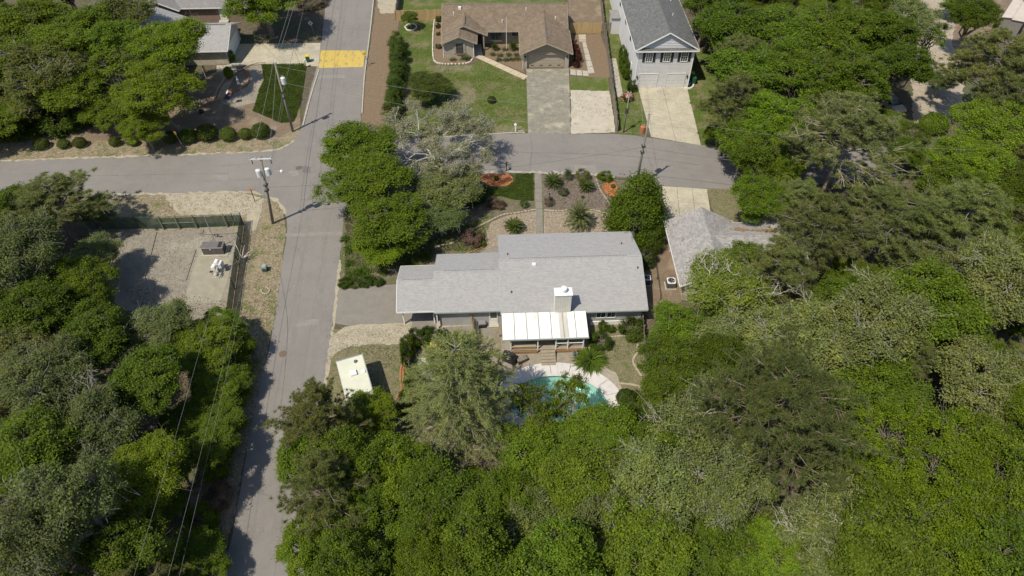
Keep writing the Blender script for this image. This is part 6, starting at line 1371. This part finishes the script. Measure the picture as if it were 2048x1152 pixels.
# ------------------------------------------------------------------ utility yard
def picket_fence(name, label, px, h, m, pitch=.16, bw=.14, th=.022, top='flat', rail_m=None, tone=0, rails=(.35, .8)):
    pts = [G(x, y) for x, y in px]; o0 = pts[0]; t = thing(name, o0, label, 'fence'); r_ = random.Random(int(h * 100) + len(px))
    k = [(-bw / 2, 0), (bw / 2, 0), (bw / 2, h - (.04 if top == 'dog' else 0)), (bw / 2 - .04 * (top == 'dog'), h), (-bw / 2 + .04 * (top == 'dog'), h), (-bw / 2, h - (.04 if top == 'dog' else 0))]
    me = MB().prism(k, 'y', -th / 2, th / 2).mesh('picket', m); post = MB().box(-.05, .05, .03, .13, -.1, h + .02).mesh('post', rail_m or m)
    for a, b in zip(pts, pts[1:]):
        L = (b - a).length; d = (b - a) / L; an = math.atan2(d.y, d.x); n = max(1, int(L / pitch))
        for i in range(n):
            o = bpy.data.objects.new('picket', me); link(o, t); o.location = a + d * L * (i + .5) / n - o0; o.rotation_euler = (r_.uniform(-.03, .03), r_.uniform(-.012, .012), an); o.scale = (1, 1, r_.uniform(.965, 1.02))
        np_ = max(1, int(round(L / 2.4)))
        for i in range(np_ + 1): o = bpy.data.objects.new('post', post); link(o, t); o.location = a + d * L * i / np_ - o0; o.rotation_euler = (0, 0, an)
        nrm = Vector((-d.y, d.x, 0)) * .03
        for f in rails: MB().bar(a - o0 + nrm + Vector((0, 0, h * f)), b - o0 + nrm + Vector((0, 0, h * f)), .035, .09).obj('rail', rail_m or m, t)
    return t
gf = thing('screened_fence', G(488, 451), 'dark green chain fence hung with windscreen mesh round the utility yard', 'fence'); o0 = G(488, 451)
def fence_run(pts, h, posts=1):
    for a, b in zip(pts, pts[1:]):
        a, b = a - o0, b - o0; d = (b - a).normalized(); nrm = Vector((-d.y, d.x, 0)); n = 12; mb = MB(); r_ = random.Random(int(a.x * 7))
        rows = [[a.lerp(b, i / n) + nrm * r_.uniform(-.05, .05) * (j in (1, 2)) + Vector((0, 0, .06 + (h - .1) * j / 3 - (.06 * math.sin(PI * (i % 4) / 4) if j == 3 else 0))) for j in range(4)] for i in range(n + 1)]
        for i in range(n):
            for j in range(3): mb.quad(rows[i][j], rows[i + 1][j], rows[i + 1][j + 1], rows[i][j + 1])
        mb.obj('windscreen', m_screen, gf)
        MB().tube([a - nrm * .06, a - nrm * .06 + Vector((0, 0, h + .18))], .045, 8).obj('post', m_green_steel, gf)
        for z in (h,): MB().tube([a - nrm * .06 + Vector((0, 0, z)), b - nrm * .06 + Vector((0, 0, z))], .03, 8).obj('rail', m_green_steel, gf)
        MB().tube([a - nrm * .07 + Vector((0, 0, .08)), b - nrm * .07 + Vector((0, 0, .08))], .02, 6).obj('bottom_wire', m_green_steel, gf)
fence_run([G(x, y) for x, y in ((488, 451), (471, 452), (455, 453), (394, 455.5), (360, 457), (328, 458), (279, 458), (230, 459), (180, 460))], 1.75)
fence_run([G(x, y) for x, y in ((462, 640), (470, 580), (477, 530), (483, 490), (488, 451))], 1.75)
MB().tube([G(328, 458) - o0 + OV_((0, -.09, .95)), G(394, 455.5) - o0 + OV_((0, -.09, .95))], .03, 8).obj('gate_rail', M('pale_green_steel', (.16, .24, .16), (.13, .2, .14), 3, .5), gf)
MB().tube([G(455, 453) - o0 + OV_((0, -.09, .95)), G(471, 452) - o0 + OV_((0, -.09, .95))], .03, 8).obj('gate_rail', m_green_steel, gf)
for x, y in ((329, 458), (361, 457), (395, 455.5), (456, 453)): MB().bar(G(x, y) - o0 + OV_((0, -.14, -.05)), G(x, y) - o0 + OV_((0, -.14, 1.95)), .12, .08).obj('gate_post', M('weathered_green_post', (.2, .22, .14), (.12, .15, .09), 5, .8), gf)
# generator cabinet
t = thing('generator_cabinet', G(429, 510), 'grey-brown steel cabinet with hipped lid on the utility pad', 'cabinet', R_(2)); mb = MB(); mb.box(-1.15, 1.15, -.02, 1.0, .08, 1.05); mb.obj('cabinet', m_cabinet, t); MB().box(-1.4, 1.5, -.2, 1.3, 0, .075).obj('plinth', m_kerb, t)
l = MB(); l.prism([(-.06, 1.055), (1.05, 1.055), (1.0, 1.12), (.0, 1.1)], 'x', -1.2, 1.2); l.obj('lid', M('slate_lid', (.14, .13, .125), (.115, .107, .1), 2, .5), t); MB().box(.62, 1.0, .06, .95, 1.118, 1.135).obj('lid_vent', m_dark, t)
for x in (-.38, .38): MB().box(x - .006, x + .006, -.026, -.0205, .1, 1.0).obj('door_seam', m_dark, t)
MB().box(-.3, -.15, -.05, -.0205, .8, .9).obj('handle', m_tank, t)
# white pumping set behind the cabinet with its pipework
t = thing('pump_set', G(437, 548), 'white and steel pump set on legs in the utility yard', 'pump', R_(-4)); t.scale = (.8, .85, .85)
for nm, c_, s in (('motor_housing', (-.15, .75, 1.35), (.26, .32, .26)), ('pump_housing', (-.35, .1, 1.15), (.26, .3, .24)), ('control_box', (.5, .55, 1.25), (.22, .4, .3))):
    x, y, z = c_; a, b, e = s; m = MB(); m.prism([(-a, -e), (a, -e), (a, e * .5), (a * .6, e), (-a * .6, e), (-a, e * .5)], 'y', y - b, y + b)
    m.v = [(v[0] + x, v[1], v[2] + z) for v in m.v]; m.obj(nm, m_white if nm != 'control_box' else m_tank, t)
MB().box(-.62, -.2, -.75, -.45, 1.0, 1.05).obj('solar_panel', M('dark_blue_panel', (.02, .025, .05)), t)
for x, y in ((-.45, -.6), (.3, -.6), (-.3, .9), (.55, .9)): MB().tube([(x, y, 0), (x * .8, y, 1.2)], .04, 6).obj('leg', m_galv, t)
for i in range(5): MB().tube([(.0 + .1 * i, .5 - .25 * i, 1.2 - .1 * i), (.15 + .06 * i, .2 - .25 * i, .9 - .05 * i), (.25, -.1 - .2 * i, .35)], .05, 8).obj('pipe', m_galv if i % 2 else m_cabinet, t)
MB().box(-.6, .7, -.75, 1.1, .0, .06).obj('base_frame', m_kerb, t)
t = thing('antenna_mast', G(436, 497), 'thin grey mast with side arm behind the cabinet', 'mast'); MB().tube([(0, 0, -.05), (0, 0, 5.0)], [.05, .03], 8).obj('mast', m_galv, t); MB().tube([(0, 0, 5.0), (.75, .45, 5.5)], .02, 6).obj('side_arm', m_galv, t); MB().lathe([(.03, 0), (.04, .2), (0, .22)], 6, (.75, .45, 5.45)).obj('antenna_tip', m_galv, t)
t = thing('valve_set', G(436, 475), 'small valve pipes beside the green fence', 'valve');
for x in (-.25, .1): MB().tube([(x, 0, 0), (x, 0, .35), (x + .22, -.05, .42)], .06, 8).obj('pipe', m_galv, t); MB().lathe([(.12, .4), (.12, .44), (0, .45)], 10, (x, 0, 0)).obj('hand_wheel', m_black, t)
def timber(label, a, b, wd=.15, h=.1, m=m_wood): 
    mb = MB(); A, B = G(*a), G(*b); mb.bar(A + OV_((0, 0, h / 2)), B + OV_((0, 0, h / 2)), wd, h); return tag(mb.obj('ground_timber', m), label, 'timber')
timber('long sunken timber across the gravel yard', (312, 465), (288, 558), .22); timber('rusty timber in front of the valve pipes', (400, 470), (476, 467), .1); timber('short wooden crate board by the green fence', (404, 460), (402, 468), .4)
tag(MB().tube([G(373, 560) + OV_((0, 0, .03)), G(392, 500) + OV_((0, 0, .03))], .04, 6).obj('ground_pipe', m_cabinet), 'thin pipe lying along the concrete pad edge', 'pipe')
# fallen pale limb against the fence
br = MB(); q0 = G(478, 524)
for e in ((-.8, 1.2, 2.3), (.3, 1.0, 1.6), (1.1, .9, 1.1), (.9, .3, .9), (.05, -.9, 1.6), (-.3, -2.6, 1.75)): br.tube([(0, 0, .5), (e[0] * .5, e[1] * .5, .5 + (e[2] - .5) * .6), e], [.06, .05, .02], 6)
br.tube([(.1, -.1, 0), (0, 0, .55)], .07, 6); o = br.obj('dead_sapling', BARK); o.color = (.5, .44, .36, 1); o.location = q0 + OV_((.5, 0, 0)); tag(o, 'pale forked dead sapling leaning beside the green fence', 'sapling')
t = thing('utility_pedestal', G(531, 541), 'small green utility pedestal with grey top on the verge', 'utility box'); MB().box(-.26, .26, -.24, .24, 0, .5).obj('base', m_green_steel, t); MB().prism([(-.29, .5), (.29, .5), (.26, .68), (.15, .76), (-.15, .76), (-.26, .68)], 'y', -.27, .27).obj('cover', M('grey_green_plastic', (.27, .32, .29), (.23, .28, .25), 4, .6), t)
edging('stone_ring', 'small ring of stones in the shade of the verge', [(522, 582), (527, 588), (536, 587), (539, 580), (533, 576)], m_stone, (.2, .14, .1))

# ------------------------------------------------------------------ fences
picket_fence('plank_fence', 'long grey plank fence between the brown and two-storey houses', [(1196, -40), (1204, 40), (1214, 110), (1224, 190), (1233, 264)], 1.75, m_wood, .3, .28, rails=(.3, .85))
picket_fence('gate_fence', 'honey-coloured plank gate beside the brown garage', [(1140, 67), (1202, 67)], 1.8, m_wood_new, .2, .19)
picket_fence('plank_fence', 'short grey plank fence by the two-storey side wall', [(1205, 66), (1240, 65)], 1.75, m_wood, .2, .19)
picket_fence('plank_fence', 'brown plank fence right of the two-storey house', [(1386, 92), (1420, 92)], 1.75, m_wood, .2, .19)
picket_fence('plank_fence', 'honey-coloured plank fence left of the brown house', [(792, 42), (884, 40)], 1.8, m_wood_new, .2, .19)
picket_fence('plank_fence', 'dark plank fence running back from the sandy corner', [(793, 42), (803, -30)], 1.8, m_wood, .2, .19)
picket_fence('yard_fence', 'weathered picket fence along the right of the back yard', [(1281, 640), (1287, 700), (1292, 760), (1298, 820), (1303, 880)], 1.5, m_wood, .15, .12, top='dog')
picket_fence('yard_fence', 'plank fence under thick ivy at the back yard corner', [(902, 684), (860, 690), (824, 694), (822, 730), (819, 770)], 1.6, m_wood, .17, .15)
picket_fence('slat_fence', 'short brown slat fence standing out from the grey house wall', [(944, 650), (949, 684)], 1.75, m_wood_new, .2, .12)
t = thing('gate_post', G(897, 684), 'slim dark gate post with red brick foot by the ivy fence', 'post'); MB().bar((0, 0, 0), (-.05, 0, 2.0), .06, .06).obj('post', m_black, t); MB().box(-.12, .12, -.12, .12, 0, .8).obj('brick_pier', m_terra, t)
tag(MB().tube([G(1308, 520) + OV_((0, 0, .6)), G(1320, 600) + OV_((0, 0, .6))], .03, 6).obj('fence_rail', m_black), 'thin dark rail between the grey house and its neighbour', 'rail')
for f in (0, .5, 1): p = G(1308, 520).lerp(G(1320, 600), f); tag(MB().bar(p, p + OV_((0, 0, .7)), .05, .05).obj('fence_stake', m_black), 'dark stake carrying the thin rail between the houses', 'stake', 'stakes between the houses')

# ------------------------------------------------------------------ patio things
t = thing('covered_grill', G(1019, 721), 'barbecue grill under a black cover beside the porch', 'grill', R_(-28)); mb = MB(); n = [(-.75, -.32), (.75, -.32), (.75, .32), (-.75, .32)]; q = [(-.72, -.3), (-.45, -.34), (.45, -.34), (.72, -.3), (.72, .3), (.45, .32), (-.45, .32), (-.72, .3)]
for s, z in ((1.05, .0), (1.0, .5), (.98, .85), (.62, 1.12), (.5, 1.16)): mb.v += [(x * s, y * (s if z < 1 else .7), z + (.03 if (i % 3) else 0) * (z > .6)) for i, (x, y) in enumerate(q)]
for i in range(4):
    for k in range(8): mb.f.append((i * 8 + k, i * 8 + (k + 1) % 8, (i + 1) * 8 + (k + 1) % 8, (i + 1) * 8 + k))
mb.f.append(tuple(32 + k for k in range(8))); mb.obj('cover', m_black, t); MB().box(-.12, .12, -.345, -.335, .62, .7).obj('logo_patch', m_tank, t)
t = thing('storage_box', G(1043, 722), 'weathered slatted deck box beside the covered grill', 'box', R_(30))
for k in range(5): MB().box(-.5, .5, -.34 + k * .14, -.34 + k * .14 + .125, .5, .53).obj('slat', m_wood, t)
MB().box(-.48, .48, -.32, .32, 0, .495).obj('box', M('dark_box_wood', (.12, .1, .08)), t)
t = thing('hose_reel', G(1149, 712), 'round hose reel under the porch edge', 'hose reel', R_(10)); 
for x in (-.16, .16): MB().tube([(x, .32 * math.cos(2 * PI * k / 18), .36 + .32 * math.sin(2 * PI * k / 18)) for k in range(19)], .025, 6, False).obj('rim', m_galv, t); MB().bar((x, 0, 0), (x, 0, .7), .04, .04).obj('stand', m_black, t)
MB().tube([(-.15, 0, .36), (.15, 0, .36)], .17, 14).obj('coiled_hose', m_green_steel, t)
t = thing('dog_crate', G(965, 652), 'small black kennel with pale roof by the house wall', 'kennel', R_(6)); MB().box(-.36, .36, -.3, .3, 0, .55).obj('crate', m_black, t); MB().prism([(-.42, .55), (.42, .55), (.3, .72), (-.3, .72)], 'y', -.35, .35).obj('crate_top', M('grey_plastic', (.22, .22, .22)), t)
t = thing('side_bench', G(1000, 664), 'small wooden bench left of the porch', 'bench', R_(2))
for k in range(3): MB().box(-.12 + k * .13, 0 + k * .13, -.7, .7, .42, .46).obj('slat', m_wood, t)
for y in (-.6, .6): MB().box(-.1, .24, y - .04, y + .04, 0, .42).obj('leg', m_wood, t)
# gravel garden ornaments on the left
t = thing('bird_feeder', G(465, 208), 'small wooden birdhouse on a post in the left garden', 'birdhouse', R_(15)); MB().bar((0, 0, 0), (0, 0, 1.4), .09, .09).obj('post', m_wood, t); MB().box(-.22, .22, -.2, .2, 1.4, 1.8).obj('house', m_brick_red, t)
for s in (-1, 1): MB().prism([(0, 2.02), (s * .36, 1.74), (s * .36, 1.78), (0, 2.07)], 'y', -.3, .3).obj('roof', m_tank if s < 0 else m_terra, t)
t = thing('water_barrel', G(458, 196), 'dark round barrel beside the birdhouse', 'barrel'); MB().lathe([(.3, 0), (.36, .4), (.3, .85), (.27, .85), (.27, .78), (0, .78)], 16).obj('barrel', m_blue, t)
t = thing('garden_statue', G(477, 167), 'pale small garden statue beside the round topiary', 'statue'); MB().lathe([(.2, 0), (.2, .15), (.1, .2), (.16, .5), (.18, .7), (.08, .85), (.13, .98), (.1, 1.1), (0, 1.15)], 12).obj('figure', m_tank, t); MB().lathe([(.28, 0), (.28, .06), (0, .06)], 12).obj('plinth', m_kerb, t)
t = thing('house_flag', G(418, 160), 'red and white flag hanging by the beige house entrance', 'flag'); MB().tube([(-.6, .5, 1.9), (.0, 0, 2.4)], .02, 6).obj('pole', m_white, t); MB().bar((-.6, .5, 0), (-.6, .5, 1.95), .06, .06).obj('stand', m_white, t)
fl_ = MB()
for i in range(6): fl_.quad((-.05 - .08 * i, .04 + .07 * i, 2.35 - .06 * i), (-.05 - .08 * (i + 1), .04 + .07 * (i + 1), 2.35 - .06 * (i + 1)), (-.03 - .08 * (i + 1) + .1, -.05, 1.55 - .05 * (i + 1)), (-.03 - .08 * i + .1, -.07, 1.55 - .05 * i))
fl_.obj('cloth', M('red_white_cloth', (.5, .12, .1), (.6, .45, .42), 6, .8), t)
t = thing('hose_pot', G(404, 226), 'dark pot under the left garden trees', 'pot'); MB().lathe([(.2, 0), (.32, .3), (.34, .36), (.28, .36), (.25, .25), (0, .25)], 14).obj('pot', m_dark, t)
t = thing('garden_lantern', G(1098, 401), 'slim dark garden lamp post in the mulch bed', 'lamp'); MB().bar((0, 0, 0), (0, 0, .9), .05, .05).obj('post', m_black, t); MB().lathe([(.05, .9), (.1, .95), (.1, 1.1), (.02, 1.18)], 8).obj('lantern', m_black, t)
